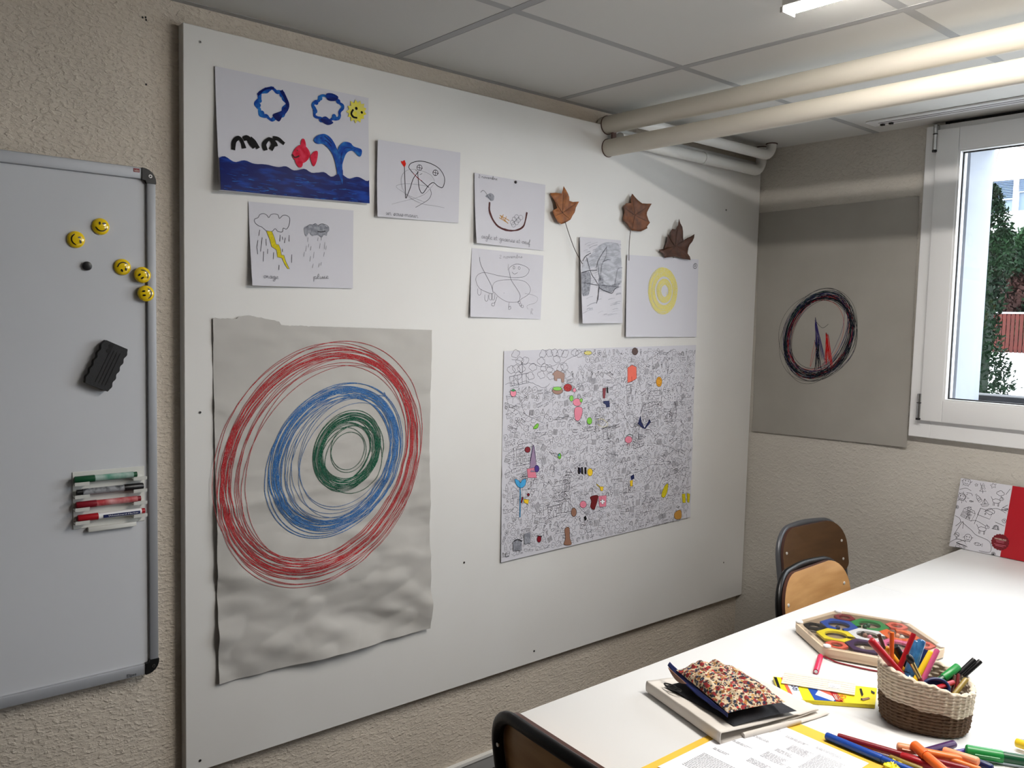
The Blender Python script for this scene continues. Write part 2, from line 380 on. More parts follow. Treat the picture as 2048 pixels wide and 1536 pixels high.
# ---- window
def window(n, x0, x1, hinge_side=True):
    w = thing('window_%d' % n, None, None, (x0, 0, WZ0), kind='structure')
    z0, z1 = 1.099, 2.185
    def frame(a0, a1, c0, c1, wd, ya, yb, mt, mb):
        mb.bx((a0, ya, c0), (a0 + wd, yb, c1), mt); mb.bx((a1 - wd, ya, c0), (a1, yb, c1), mt)
        mb.bx((a0 + wd, ya, c0), (a1 - wd, yb, c0 + wd), mt); mb.bx((a0 + wd, ya, c1 - wd), (a1 - wd, yb, c1), mt)
    m = MB(); frame(x0, x1, z0, z1, 0.075, -0.030, 0.045, 'window_pvc', m); m.build('outer_frame', w, bevel=0.002, bseg=1)
    s0, s1 = x0 + 0.045, x1 - 0.045; c0, c1 = z0 + 0.062, z1 - 0.020
    m = MB(); frame(s0, s1, c0, c1, 0.075, -0.050, 0.03, 'window_pvc', m); m.build('sash_frame', w, bevel=0.003, bseg=2)
    g0, g1, h0, h1 = s0 + 0.073, s1 - 0.073, c0 + 0.073, c1 - 0.073
    m = MB(); frame(g0 - 0.002, g1 + 0.002, h0 - 0.002, h1 + 0.002, 0.010, -0.046, -0.018, 'window_pvc', m); m.build('glazing_bead', w, smooth=0)
    m = MB(); frame(g0 + 0.006, g1 - 0.006, h0 + 0.006, h1 - 0.006, 0.006, -0.024, -0.016, 'seal_black', m); m.build('seal', w, smooth=0)
    m = MB(); m.bx((g0, -0.022, h0), (g1, -0.019, h1), 'glass'); m.build('glass_pane', w, smooth=0)
    for zc in (2.138, 1.209):
        m = MB(); m.tube([(s0 - 0.004, -0.052, zc - 0.045), (s0 - 0.004, -0.052, zc + 0.045)], 0.007, 'chrome', 12)
        m.tube([(s0 - 0.004, -0.052, zc - 0.047), (s0 - 0.004, -0.052, zc - 0.040)], 0.008, 'seal_black', 12)
        m.tube([(s0 - 0.004, -0.052, zc + 0.012), (s0 - 0.004, -0.052, zc + 0.015)], 0.0078, 'seal_black', 12)
        m.bx((s0 - 0.012, -0.050, zc - 0.045), (s0 + 0.001, -0.030, zc + 0.045), 'chrome'); m.build('hinge', w)
    m = MB(); xm = s1 - 0.035; m.bx((xm - 0.014, -0.060, 1.60), (xm + 0.014, -0.050, 1.68), 'chrome')
    m.tube([(xm, -0.06, 1.66), (xm, -0.095, 1.66), (xm, -0.1, 1.65), (xm, -0.1, 1.53)], 0.009, 'chrome', 12); m.build('handle', w)
    return w
window(1, 0.707, 2.43)
window(2, 2.70, 4.0)
# outer reveal linings and sill
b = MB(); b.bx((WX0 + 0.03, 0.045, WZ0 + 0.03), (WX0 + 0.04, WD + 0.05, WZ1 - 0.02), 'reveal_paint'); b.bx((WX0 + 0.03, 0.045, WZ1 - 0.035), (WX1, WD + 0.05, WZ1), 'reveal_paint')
b.bx((WX1 - 0.04, 0.045, WZ0), (WX1 - 0.03, WD + 0.05, WZ1), 'facade'); b.bx((WX0, 0.045, WZ0 - 0.02), (WX1, WD + 0.06, WZ0 + 0.02), 'facade')
struct('trim_2', b, smooth=0)

# ---- curtain rail recessed in the ceiling above the window
r = thing('curtain_rail', 'white double-track curtain rail fixed to the ceiling above the window', 'curtain rail', (0.565, -0.165, RZ))
b = MB(); d = Vector((1, -0.0, 0)); b.bx((0.565, -0.190, RZ - 0.006), (3.9, -0.120, RZ - 0.0004), 'window_pvc'); b.build('rail_body', r, bevel=0.001, bseg=1)
b = MB(); b.bx((0.60, -0.168, RZ - 0.0066), (3.9, -0.164, RZ - 0.0058), 'seal_black'); b.bx((0.60, -0.146, RZ - 0.0066), (3.9, -0.143, RZ - 0.0058), 'seal_black'); b.build('slot', r, smooth=0)
for gx in (0.605, 0.635):
    b = MB(); b.bx((gx - 0.006, -0.150, RZ - 0.012), (gx + 0.006, -0.139, RZ - 0.006), 'plastic_black'); b.build('glider', r, smooth=0)

# ---- heating pipes
def pipe(name, y, z, rad, label):
    t = thing(name, label, 'pipe', (0.0, y, z), group=None)
    b = MB(); b.tube([(0.012 + i * 0.3, y, z) for i in range(15)], rad, 'cream_pipe', 32); b.build('pipe_run', t)
    b = MB(); b.tube([(0.0305, y, z), (0.0325, y, z)], rad + 0.0022, 'c_brown', 32); b.build('wall_seal', t)
    return t
pipe('heating_pipe', -0.9294, 2.148, 0.030, 'upper of the two thick cream pipes under the ceiling')
pipe('heating_pipe', -0.9224, 2.0720, 0.029, 'lower of the two thick cream pipes under the ceiling')
b = MB(); b.bx((0.055, -0.935, 2.098), (0.063, -0.917, 2.122), 'c_brown')
br = b.build('pipe_bracket'); tag(br, 'small dark bracket between the two thick pipes near the panel', 'bracket')
def bendpipe(x, z, y0, yb, rad, label, bandy):
    t = thing('radiator_pipe', label, 'pipe', (x, yb, z))
    R = 0.045; path = [(x, y0, z), (x, (y0 + yb) / 2, z)] + [(x, yb - R + R * math.sin(a), z + R - R * math.cos(a)) for a in [k * PI / 14 for k in range(8)]] + [(x, yb, RZ + 0.003)]
    b = MB(); b.tube(path, rad, 'white_pipe', 20, upv=(1, 0, 0)); b.build('pipe_run', t)
    if bandy:
        b = MB(); b.tube([(x, bandy - 0.012, z), (x, bandy + 0.012, z)], rad + 0.0025, 'white_pipe', 20); b.build('coupling', t)
    b = MB(); b.tube([(x, yb, RZ - 0.003), (x, yb, RZ + 0.001)], rad + 0.004, 'c_brown', 20); b.build('ceiling_seal', t)
bendpipe(0.062, 2.103, -0.90, -0.055, 0.021, 'lower white pipe along the panel top bending up at the corner', -0.43)
bendpipe(0.130, 2.150, -0.90, -0.090, 0.019, 'upper white pipe near the corner, partly hidden by the thick pipes', None)

# ---- fluorescent tube lamp
TY, TZ, TX0 = -1.40, 2.160, 1.01
t = thing('fluorescent_lamp', 'glowing fluorescent strip lamp under the ceiling at the top edge', 'lamp', (TX0 + 0.6, TY, RZ))
b = MB(); b.bx((TX0 - 0.003, TY - 0.026, RZ - 0.032), (TX0 + 1.21, TY + 0.026, RZ - 0.0005), 'white_paint'); b.build('housing', t, bevel=0.003)
def diff(u, v):
    a = (v - 0.5) * 2; return Vector((TX0 + u * 1.2, TY + 0.022 * a, RZ - 0.033 - 0.010 * (1 - a * a)))
b = MB(); b.grid(diff, 1, 10, 'tube_glow'); o_ = b.build('diffuser', t)
for xx in (TX0 - 0.004, TX0 + 1.204):
    b = MB(); b.bx((xx - 0.004, TY - 0.024, RZ - 0.044), (xx + 0.004, TY + 0.024, RZ - 0.032), 'white_paint'); b.build('end_cap', t, bevel=0.001)

# ---- display panel
p = thing('display_panel', 'large white painted display board screwed to the left wall', 'display board', (0.015, -1.18, 1.24))
b = MB(); b.bx((0.0005, -2.3603, 0.331), (0.030, -0.004, 2.1464), 'panel_white'); b.build('board', p, bevel=0.0015, bseg=1)
for (px, py) in ((400, 84), (400, 825), (400, 1521), (928, 1125), (1068, 1302), (1447, 1125), (1452, 420)):
    q = unp(px, py, 0, 0.03)
    b = MB(); b.tube([(0.0300, q.y, q.z), (0.0310, q.y, q.z)], 0.0035, 'chrome', 12); b.tube([(0.0308, q.y, q.z), (0.0313, q.y, q.z)], 0.0018, 'c_black', 8); b.build('screw', p)

# ---- whiteboard
w = thing('whiteboard', 'grey magnetic whiteboard in an aluminium frame with black corners', 'whiteboard', (0.012, -3.3, 1.2))
by1, by0, bz0, bz1 = -2.423, -4.25, 0.613, 1.802
b = MB(); b.bx((0.002, by0 + 0.01, bz0 + 0.01), (0.022, by1 - 0.01, bz1 - 0.01), 'board_white'); b.build('board', w, smooth=0)
fr = 0.026
b = MB(); b.bx((0.001, by1 - 0.020, bz0 + fr), (0.030, by1, bz1 - fr), 'alu'); b.build('frame_rail', w, bevel=0.003)
b = MB(); b.bx((0.001, by0, bz0 + fr), (0.030, by0 + 0.020, bz1 - fr), 'alu'); b.build('frame_rail', w, bevel=0.003)
b = MB(); b.bx((0.001, by0 + fr, bz1 - fr), (0.030, by1 - fr, bz1), 'alu'); b.build('frame_rail', w, bevel=0.003)
b = MB(); b.bx((0.001, by0 + fr, bz0), (0.030, by1 - fr, bz0 + fr), 'alu'); b.build('frame_rail', w, bevel=0.003)
for (yy, sy) in ((by1, -1), (by0, 1)):
    for (zz, sz) in ((bz1, -1), (bz0, 1)):
        R = 0.030; pts = [(0.0005, yy + sy * R, zz), (0.0005, yy + sy * (R * 1.0), zz + sz * 0.027)]
        pts = [(0.0005, yy + sy * 0.031, zz + sz * 0.0)] + [(0.0005, yy + sy * (R - R * math.sin(a)), zz + sz * (R - R * math.cos(a))) for a in [k * PI / 12 for k in range(7)]]
        pts += [(0.0005, yy, zz + sz * 0.034), (0.0005, yy + sy * 0.021, zz + sz * 0.034), (0.0005, yy + sy * 0.023, zz + sz * 0.028), (0.0005, yy + sy * 0.031, zz + sz * 0.027)]
        if sy * sz < 0: pts = pts[::-1]
        b = MB(); b.prism(pts, (0.032, 0, 0), 'plastic_black'); c = b.build('corner_cap', w, smooth=30)
        b = MB(); q = (0.0325, yy + sy * 0.013, zz + sz * 0.018); b.tube([q, (0.0337, q[1], q[2])], 0.0042, 'chrome', 14); b.tube([(0.0335, q[1], q[2]), (0.034, q[1], q[2])], 0.0020, 'c_black', 8)
        b.build('screw', c)
b = MB(); qa = unp(267, 336, 0, 0.0302); qb = unp(279, 345, 0, 0.0302)
b.bx((0.0300, qa.y, qb.z), (0.0306, qb.y, qa.z), 'c_darkred'); text3d(b, 'nobo', (0.0308, qa.y + 0.0015, (qa.z + qb.z) / 2 - 0.0028), (0, 1, 0), (0, 0, 1), qb.y - qa.y - 0.003, 0.005, 'c_cream'); b.build('badge', w, smooth=0)['label'] = 'small dark red maker badge'
b = MB(); qa = unp(253, 1352, 0, 0.0302); text3d(b, 'Elipse', (0.0304, qa.y, qa.z - 0.004), (0, 1, 0), (0, 0, 1), 0.022, 0.0075, 'c_black'); b.build('lettering', w, smooth=0)['label'] = 'black printed lettering'

# ---- magnets
SB = 0.0221
def smiley(px, py, rpx, ang, label, h=SB, wink=False):
    q = unp(px, py, 0, 0.025); R = 0.0185
    t = thing('smiley_magnet', label, 'magnet', (h, q.y, q.z), group='yellow smiling face magnets on the whiteboard')
    b = MB(); n = 30; rings = []; H = 0.0095
    prof = [(R, 0.0), (R, 0.0018)] + [(R * math.cos(a), 0.0018 + (H - 0.0018) * math.sin(a)) for a in [k * PI / 16 for k in range(1, 8)]]
    vs = []; fs = []
    for (rr, hh) in prof: vs += [(hh, rr * math.cos(2 * PI * k / n), rr * math.sin(2 * PI * k / n)) for k in range(n)]
    for i in range(len(prof) - 1): fs += [(i * n + k, i * n + (k + 1) % n, (i + 1) * n + (k + 1) % n, (i + 1) * n + k) for k in range(n)]
    vs.append((H, 0, 0)); fs += [((len(prof) - 1) * n + k, (len(prof) - 1) * n + (k + 1) % n, len(vs) - 1) for k in range(n)]
    fs.append(tuple(range(n - 1, -1, -1)))
    b.add(vs, fs, 'smiley_yellow'); b.build('button', t, local=True, smooth=50)
    ca, sa = math.cos(math.radians(ang)), math.sin(math.radians(ang))
    def P(u, v):
        a, c = (u * ca - v * sa), (u * sa + v * ca); rr = math.hypot(a, c) * 1.0
        s_ = math.sqrt(max(0, 1 - min(1, rr) ** 2)); return Vector((0.0018 + (H - 0.0018) * s_ + 0.0007, a * R, c * R))
    b = MB()
    def strip(pts, w):
        vs = []; 
        for i, (u, v) in enumerate(pts):
            u2, v2 = pts[min(i + 1, len(pts) - 1)]; u1, v1 = pts[max(i - 1, 0)]
            d = math.hypot(u2 - u1, v2 - v1) or 1; nx, ny = -(v2 - v1) / d * w, (u2 - u1) / d * w
            vs += [P(u + nx, v + ny), P(u - nx, v - ny)]
        b.add(vs, [(2 * i, 2 * i + 1, 2 * i + 3, 2 * i + 2) for i in range(len(pts) - 1)], 'c_black')
    strip([(0.58 * math.sin(a), -0.05 - 0.50 * math.cos(a)) for a in [(-1.15 + 2.3 * k / 16) for k in range(17)]], 0.062)
    for s_ in (-1, 1): strip([(s_ * 0.64, -0.14), (s_ * 0.48, -0.34)], 0.05)
    def blob(u, v, a, c, tilt=0.0):
        vs = [P(u, v)]; k2 = 14
        for k in range(k2):
            x, y = a * math.cos(2 * PI * k / k2), c * math.sin(2 * PI * k / k2); vs.append(P(u + x * math.cos(tilt) - y * math.sin(tilt), v + x * math.sin(tilt) + y * math.cos(tilt)))
        b.add(vs, [(0, 1 + k, 1 + (k + 1) % k2) for k in range(k2)], 'c_black')
    blob(-0.22, 0.34, 0.11, 0.20); blob(0.28, 0.38, 0.11 if not wink else 0.22, 0.20 if not wink else 0.12, 0.2)
    b.build('face', t, local=True, smooth=0)['label'] = 'black printed eyes and smile'
    return t
smiley(201.5, 453, 20, -4, 'yellow smiley magnet, highest of the five, face upright', wink=True)
smiley(152, 479, 20, -84, 'yellow smiley magnet nearest the left edge, face turned sideways', wink=True)
smiley(245, 534, 19, 197, 'yellow smiley magnet turned upside down, left in the group of three')
smiley(283, 550, 18, 128, 'yellow smiley magnet in the middle of the group of three, tipped over', h=0.0305)
smiley(290, 587, 18, 92, 'yellow smiley magnet lowest of the five, touching the frame', h=0.0305)
q = unp(174, 532, 0, 0.024); b = MB(); b.tube([(SB, q.y, q.z), (SB + 0.006, q.y, q.z)], 0.0098, 'c_black', 28); o = b.build('round_magnet', bevel=0.001)
tag(o, 'small round black magnet on the whiteboard below two smileys', 'magnet')

# ---- eraser
D = 0.018
cs = [unp(*c, 0, SB + D) for c in ((209, 680), (262, 700), (216, 785), (167, 763))]
O = sum(cs, Vector()) / 4; X = ((cs[1] - cs[0]) + (cs[2] - cs[3])) / 2; Y = ((cs[0] - cs[3]) + (cs[1] - cs[2])) / 2
hw, hl = X.length / 2, Y.length / 2; X.normalize(); Y = (Y - X * Y.dot(X)).normalized()
t = thing('whiteboard_eraser', 'black foam whiteboard eraser with wavy edges, stuck on tilted', 'eraser', (SB, O.y, O.z))
pts = []
N = 40
for k in range(N + 1): v = -1 + 2 * k / N; pts.append((1 - 0.05 + 0.05 * math.cos(v * PI * 5), v * 0.93))
pts += [(0.85, 1.0), (-0.85, 1.0)]
for k in range(N + 1): v = 1 - 2 * k / N; pts.append((-(1 - 0.05 + 0.05 * math.cos(v * PI * 5)), v * 0.93))
pts += [(-0.85, -1.0), (0.85, -1.0)]
bx_ = Vector((SB, O.y, O.z))
def EP(u, v, h): return bx_ + Vector((h, 0, 0)) + X * (u * hw) + Y * (v * hl)
b = MB(); b.prism([EP(u, v, 0) for u, v in pts][::-1], (-0.0 + D, 0, 0), 'eraser_black'); b.build('foam_body', t, bevel=0.0015, bseg=2)
b = MB()
for u in (-0.25, 0.0, 0.25, 0.5): b.box(EP(u, -0.05, D), (0.0012, 0.0016, hl * 1.5), 'c_black', rot=Matrix.Rotation(math.atan2(-Y.y, Y.z), 3, 'X'))
for v in (0.62, 0.84): b.tube([EP(-0.35 , v, D - 0.0004), EP(-0.35, v, D + 0.0006)], 0.005, 'c_black', 16)
b.build('moulded_marks', t, smooth=0)

# ---- marker tray on the whiteboard
def wbp(px, py, h): 
    return unp(px, py, 0, h)
ty0, ty1 = wbp(148, 1000, 0.035).y, wbp(292, 1000, 0.035).y
zs = [wbp(220, py, 0.04).z for py in (962, 987, 1012, 1038)]
tz1 = wbp(220, 938, 0.024).z; tz0 = wbp(220, 1058, 0.03).z
t = thing('marker_holder', 'white plastic marker holder with four shelves on the whiteboard', 'marker holder', (SB, (ty0 + ty1) / 2, (tz0 + tz1) / 2))
b = MB(); b.bx((SB, ty0, tz0 + 0.008), (SB + 0.002, ty1, tz1), 'tray_white'); b.build('back_plate', t, bevel=0.0006, bseg=1)
for z in zs:
    for (a, c) in ((ty0, ty0 + 0.030), (ty1 - 0.030, ty1)):
        b = MB(); pr = [(SB + 0.001, z - 0.001), (SB + 0.022, z - 0.004), (SB + 0.0235, z + 0.004), (SB + 0.0222, z + 0.004), (SB + 0.021, z - 0.0022), (SB + 0.001, z + 0.001)]
        b.prism([(x, a, zz) for x, zz in pr], (0, c - a, 0), 'tray_white'); b.build('shelf', t, smooth=0)
b = MB(); b.bx((SB, wbp(176, 1050, .03).y, tz0), (SB + 0.012, wbp(272, 1050, .03).y, tz0 + 0.010), 'tray_white'); b.build('bottom_lip', t, bevel=0.001)
def wbmarker(z, a, c, capcol, bodymat, capleft, label, plugcol, lab=None):
    r = 0.0078; x = SB + 0.012
    t = thing('board_marker', label, 'marker', (x, (a + c) / 2, z + r + 0.0005), group='markers in the whiteboard holder')
    zz = z + r + 0.0008
    cl = 0.042
    if capleft: ca, cb, ba, bb, pa, pb = a, a + cl, a + cl, c - 0.008, c - 0.008, c
    else: ca, cb, ba, bb, pa, pb = c - cl, c, a + 0.012, c - cl, a, a + 0.012
    b = MB(); b.tube([(x, ba, zz), (x, bb, zz)], r * 0.93, bodymat, 20); bl = b.build('barrel', t)
    b = MB(); b.tube([(x, ca, zz), (x, ca + 0.002, zz), (x, cb - 0.002, zz), (x, cb, zz)] , [r * 0.85, r, r * 1.03, r * 1.03] if capleft else [r * 1.03, r * 1.03, r, r * 0.85], capcol, 20); b.build('cap', t)
    b = MB(); b.tube([(x, pa, zz), (x, pb, zz)], r * 0.8, plugcol, 20); b.build('end_plug', t)
    if lab:
        b = MB(); b.bx((x + r * 0.93, ba + 0.010, zz - 0.004), (x + r * 0.93 + 0.0006, bb - 0.004, zz + 0.003), 'c_navy')
        text3d(b, 'Whiteboard Marker', (x + r * 0.93 + 0.0008, ba + 0.020, zz - 0.0022), (0, 1, 0), (0, 0, 1), bb - ba - 0.028, 0.0034, 'c_white'); b.build('label_band', bl, smooth=0)['label'] = 'blue label with white lettering'
mat('barrel_green', (70, 140, 116), 0.2, rgb2=(170, 190, 182), vscale=30); mat('barrel_grey', (150, 152, 156), 0.25, rgb2=(60, 62, 66), vscale=60, thr=(0.5, 0.7)); mat('barrel_red', (214, 160, 160), 0.25, rgb2=(178, 60, 66), vscale=30)
wbmarker(zs[0], ty0 + 0.001, ty1 - 0.020, 'c_darkgreen', 'barrel_green', True, 'dark green board marker on the top shelf of the holder', 'c_darkgreen')
wbmarker(zs[1], ty0 + 0.006, ty1 - 0.006, 'c_black', 'barrel_grey', False, 'black board marker on the second shelf of the holder', 'c_black')
wbmarker(zs[2], ty0 + 0.004, ty1 - 0.012, 'c_darkred', 'barrel_red', True, 'red board marker with clear barrel on the third shelf of the holder', 'c_darkred')
wbmarker(zs[3], ty0 + 0.007, ty1 - 0.003, 'c_boxred', 'c_white', True, 'red capped marker with blue label on the lowest shelf of the holder', 'c_boxred', lab=1)
# ---------------------------------------------------------------- sheets on the walls
class Sheet:
    """a sheet fixed on the board (x = 0.030) or on the back wall (y = 0); a,b are metres along and up the wall"""
    def __init__(s, wall, corners, depth, base=0.030):
        s.wall, s.base, s.depthf = wall, base, depth
        s.ax = 0 if wall == 'L' else 1
        s.c = [None] * 4
        raw = [unp(px, py, s.ax, base if wall == 'L' else -base) for px, py in corners]
        s.c = [((q.y if wall == 'L' else q.x), q.z) for q in raw]
        for _ in range(2):
            nc = []
            for (px, py), (u, v) in zip(corners, ((0, 1), (1, 1), (1, 0), (0, 0))):
                dd = base + depth(u, v); q = unp(px, py, s.ax, dd if wall == 'L' else -dd); nc.append(((q.y if wall == 'L' else q.x), q.z))
            s.c = nc
        (s.a0, s.a1) = ((s.c[0][0] + s.c[3][0]) / 2, (s.c[1][0] + s.c[2][0]) / 2); (s.b1, s.b0) = ((s.c[0][1] + s.c[1][1]) / 2, (s.c[2][1] + s.c[3][1]) / 2)
        s.mb = MB(); s.lay = 0; s.step = 0.9e-5
    def uv(s, a, b): return (a - s.a0) / (s.a1 - s.a0), (b - s.b0) / (s.b1 - s.b0)
    def pt(s, a, b, off=0.0):
        u, v = s.uv(a, b); d = s.base + s.depthf(min(1.02, max(-0.02, u)), min(1.02, max(-0.02, v))) + off
        return Vector((d, a, b)) if s.wall == 'L' else Vector((a, -d, b))
    def at(s, px, py):
        d = s.base + 0.003
        for _ in range(3):
            q = unp(px, py, s.ax, d if s.wall == 'L' else -d); a, b = (q.y if s.wall == 'L' else q.x), q.z
            u, v = s.uv(a, b); d = s.base + s.depthf(min(1, max(0, u)), min(1, max(0, v)))
        return a, b
    def bil(s, u, v):
        (a, b), (c, d), (e, f), (g, h) = s.c
        return (g * (1 - u) * (1 - v) + e * u * (1 - v) + c * u * v + a * (1 - u) * v, h * (1 - u) * (1 - v) + f * u * (1 - v) + d * u * v + b * (1 - u) * v)
    def sheet(s, mt, nu=16, nv=16, edge=None):
        def fn(u, v):
            a, b = s.bil(u, v)
            if edge: da, db = edge(u, v); a += da; b += db
            return s.pt(a, b)
        s.mb.grid(fn, nu, nv, mt)
    def layer(s):
        s.lay += 1; return 0.0005 + min(s.lay * s.step, 0.0034)
    def ribbon(s, P, w, mt, closed=False, dens=0.006):
        """P in wall metres, w metres (number or list)"""
        n = len(P)
        if n < 2: return
        off = s.layer(); vs = []
        for i in range(n):
            a = P[i - 1] if (i or closed) else P[i]; c = P[(i + 1) % n] if (i < n - 1 or closed) else P[i]
            dx, dy = c[0] - a[0], c[1] - a[1]; d = math.hypot(dx, dy) or 1e-9
            ww = (w[i] if isinstance(w, list) else w) / 2; nx, ny = -dy / d * ww, dx / d * ww
            vs += [s.pt(P[i][0] + nx, P[i][1] + ny, off), s.pt(P[i][0] - nx, P[i][1] - ny, off)]
        fs = [(2 * i, 2 * i + 1, (2 * i + 3) % (2 * n), (2 * i + 2) % (2 * n)) for i in range(n if closed else n - 1)]
        s.mb.add(vs, fs, mt)
    def stroke(s, pts, w, mt, closed=False, n=5, wv=0.0):
        P = [Vector((*s.at(*p), 0)) for p in pts]
        P = catmull(P, n, closed) if len(P) > 2 else P
        P = [(q.x, q.y) for q in P]; wd = w / 1000.0
        ww = [wd * (1 + wv * noise.noise(Vector((q[0] * 60, q[1] * 60, s.lay)))) for q in P] if wv else wd
        s.ribbon(P, ww, mt, closed)
    def line(s, a, b, w, mt): s.stroke([a, b], w, mt)
    def fill(s, pts, mt, n=5, smooth=True):
        P = [Vector((*s.at(*p), 0)) for p in pts]
        if smooth and len(P) > 3: P = catmull(P, n, True)
        s.fillab([(q.x, q.y) for q in P], mt)
    def fillab(s, P, mt):
        off = s.layer() + 4 * s.step; s.mb.add([s.pt(a, b, off) for a, b in P], [tuple(range(len(P)))], mt); s.lay += 6
    def disc(s, px, py, r, mt, n=12):
        a, b = s.at(px, py); r /= 1000.0; s.fillab([(a + r * math.cos(2 * PI * k / n), b + r * math.sin(2 * PI * k / n)) for k in range(n)], mt)
    def write(s, text, p0, p1, hpx, mt, w):
        (a0, b0), (a1, b1) = s.at(*p0), s.at(*p1); top = s.at(p0[0], p0[1] - hpx); h = top[1] - b0
        tot = sum(GL.get(c, (0.6, []))[0] + 0.12 for c in text); k = math.hypot(a1 - a0, b1 - b0) / tot
        X = ((a1 - a0) / (tot * k), (b1 - b0) / (tot * k)); x = 0.0
        for c in text:
            wd, strokes = GL.get(c, (0.6, []))
            for st in strokes:
                P = catmull([Vector((u, v, 0)) for u, v in st], 4)
                s.ribbon([(a0 + X[0] * (x + q.x) * k + 0.25 * q.y * h * 0.3, b0 + X[1] * (x + q.x) * k + q.y * h) for q in P], w / 1000.0, mt)
            x += wd + 0.12
    def build(s, name, label, cat, group=None):
        s.mb.mats and None
        me_obj = s.mb.build(name, smooth=60)
        return tag(me_obj, label, cat, group)
# joined handwriting, x height 1
GL = {
 'a': (1.0, [[(0.9, 0.8), (0.5, 1), (0.1, 0.6), (0.2, 0.1), (0.6, 0.1), (0.85, 0.6), (0.85, 0.95)], [(0.85, 0.9), (0.85, 0.2), (1.1, 0.1)]]),
 'o': (0.9, [[(0.5, 1), (0.1, 0.6), (0.3, 0.05), (0.75, 0.2), (0.8, 0.8), (0.5, 1), (0.8, 0.85), (1.05, 0.9)]]),
 'r': (0.8, [[(0.0, 0.1), (0.25, 1.0), (0.3, 0.8), (0.55, 0.85), (0.5, 0.2), (0.85, 0.1)]]),
 'g': (1.0, [[(0.85, 0.8), (0.5, 1), (0.1, 0.6), (0.3, 0.1), (0.7, 0.3), (0.85, 0.9)], [(0.85, 0.9), (0.8, -0.7), (0.4, -1.0), (0.2, -0.6), (1.1, 0.1)]]),
 'e': (0.8, [[(0.0, 0.2), (0.5, 0.5), (0.65, 0.85), (0.4, 1.0), (0.15, 0.55), (0.3, 0.05), (0.9, 0.2)]]),
 'p': (1.0, [[(0.2, 1.0), (0.2, -1.0)], [(0.2, 0.6), (0.5, 1.0), (0.85, 0.7), (0.7, 0.1), (0.25, 0.1)], [(0.7, 0.15), (1.1, 0.1)]]),
 'l': (0.6, [[(0.0, 0.1), (0.5, 1.4), (0.35, 2.0), (0.15, 1.5), (0.2, 0.2), (0.65, 0.1)]]),
 'u': (1.0, [[(0.1, 1.0), (0.12, 0.2), (0.45, 0.05), (0.8, 0.95)], [(0.8, 0.95), (0.82, 0.15), (1.1, 0.1)]]),
 'i': (0.5, [[(0.0, 0.2), (0.25, 1.0), (0.25, 0.1), (0.6, 0.1)], [(0.25, 1.45), (0.3, 1.5)]]),
 'n': (1.0, [[(0.1, 1.0), (0.1, 0.05)], [(0.1, 0.6), (0.45, 1.0), (0.75, 0.7), (0.75, 0.1), (1.1, 0.1)]]),
 'm': (1.4, [[(0.1, 1.0), (0.1, 0.05)], [(0.1, 0.6), (0.4, 1.0), (0.6, 0.7), (0.6, 0.1)], [(0.6, 0.6), (0.9, 1.0), (1.15, 0.7), (1.15, 0.1), (1.5, 0.1)]]),
 's': (0.7, [[(0.0, 0.1), (0.45, 1.0), (0.6, 0.4), (0.35, 0.0), (0.1, 0.15), (0.7, 0.1)]]),
 'v': (0.9, [[(0.1, 1.0), (0.4, 0.05), (0.7, 1.0), (1.0, 0.9)]]),
 'b': (0.8, [[(0.0, 0.1), (0.45, 1.4), (0.3, 2.0), (0.15, 1.4), (0.2, 0.1), (0.6, 0.1), (0.7, 0.8), (0.9, 0.9)]]),
 't': (0.6, [[(0.25, 1.8), (0.25, 0.2), (0.6, 0.1)], [(0.0, 1.1), (0.55, 1.1)]]),
 'f': (0.6, [[(0.0, 0.2), (0.45, 1.5), (0.3, 2.0), (0.15, 1.4), (0.15, -0.9), (0.4, -0.6), (0.25, 0.1), (0.7, 0.1)]]),
 'd': (1.0, [[(0.85, 0.8), (0.5, 1), (0.1, 0.6), (0.3, 0.1), (0.7, 0.3), (0.85, 0.9)], [(0.85, 1.9), (0.85, 0.2), (1.1, 0.1)]]),
 'L': (0.9, [[(0.2, 1.9), (0.15, 0.1), (0.8, 0.1)]]), 'R': (0.9, [[(0.15, 0.0), (0.2, 1.9), (0.7, 1.6), (0.3, 1.0), (0.8, 0.0)]]),
 '2': (0.9, [[(0.1, 1.4), (0.5, 1.8), (0.75, 1.3), (0.1, 0.05), (0.9, 0.05)]]), '1': (0.5, [[(0.1, 1.2), (0.4, 1.8), (0.4, 0)]]),
 '-': (0.6, [[(0.05, 0.55), (0.55, 0.55)]]), ' ': (0.6, [])}
def curl(base=0.001, bl=0.0, br=0.0, tl=0.0, tr=0.0, p=1.6):
    def f(u, v):
        u, v = min(1.0, max(0.0, u)), min(1.0, max(0.0, v))
        return base + bl * ((1 - u) * (1 - v)) ** p + br * (u * (1 - v)) ** p + tl * ((1 - u) * v) ** p + tr * (u * v) ** p
    return f
def grp(o): o['group'] = "children's drawings pinned to the display board"; return o

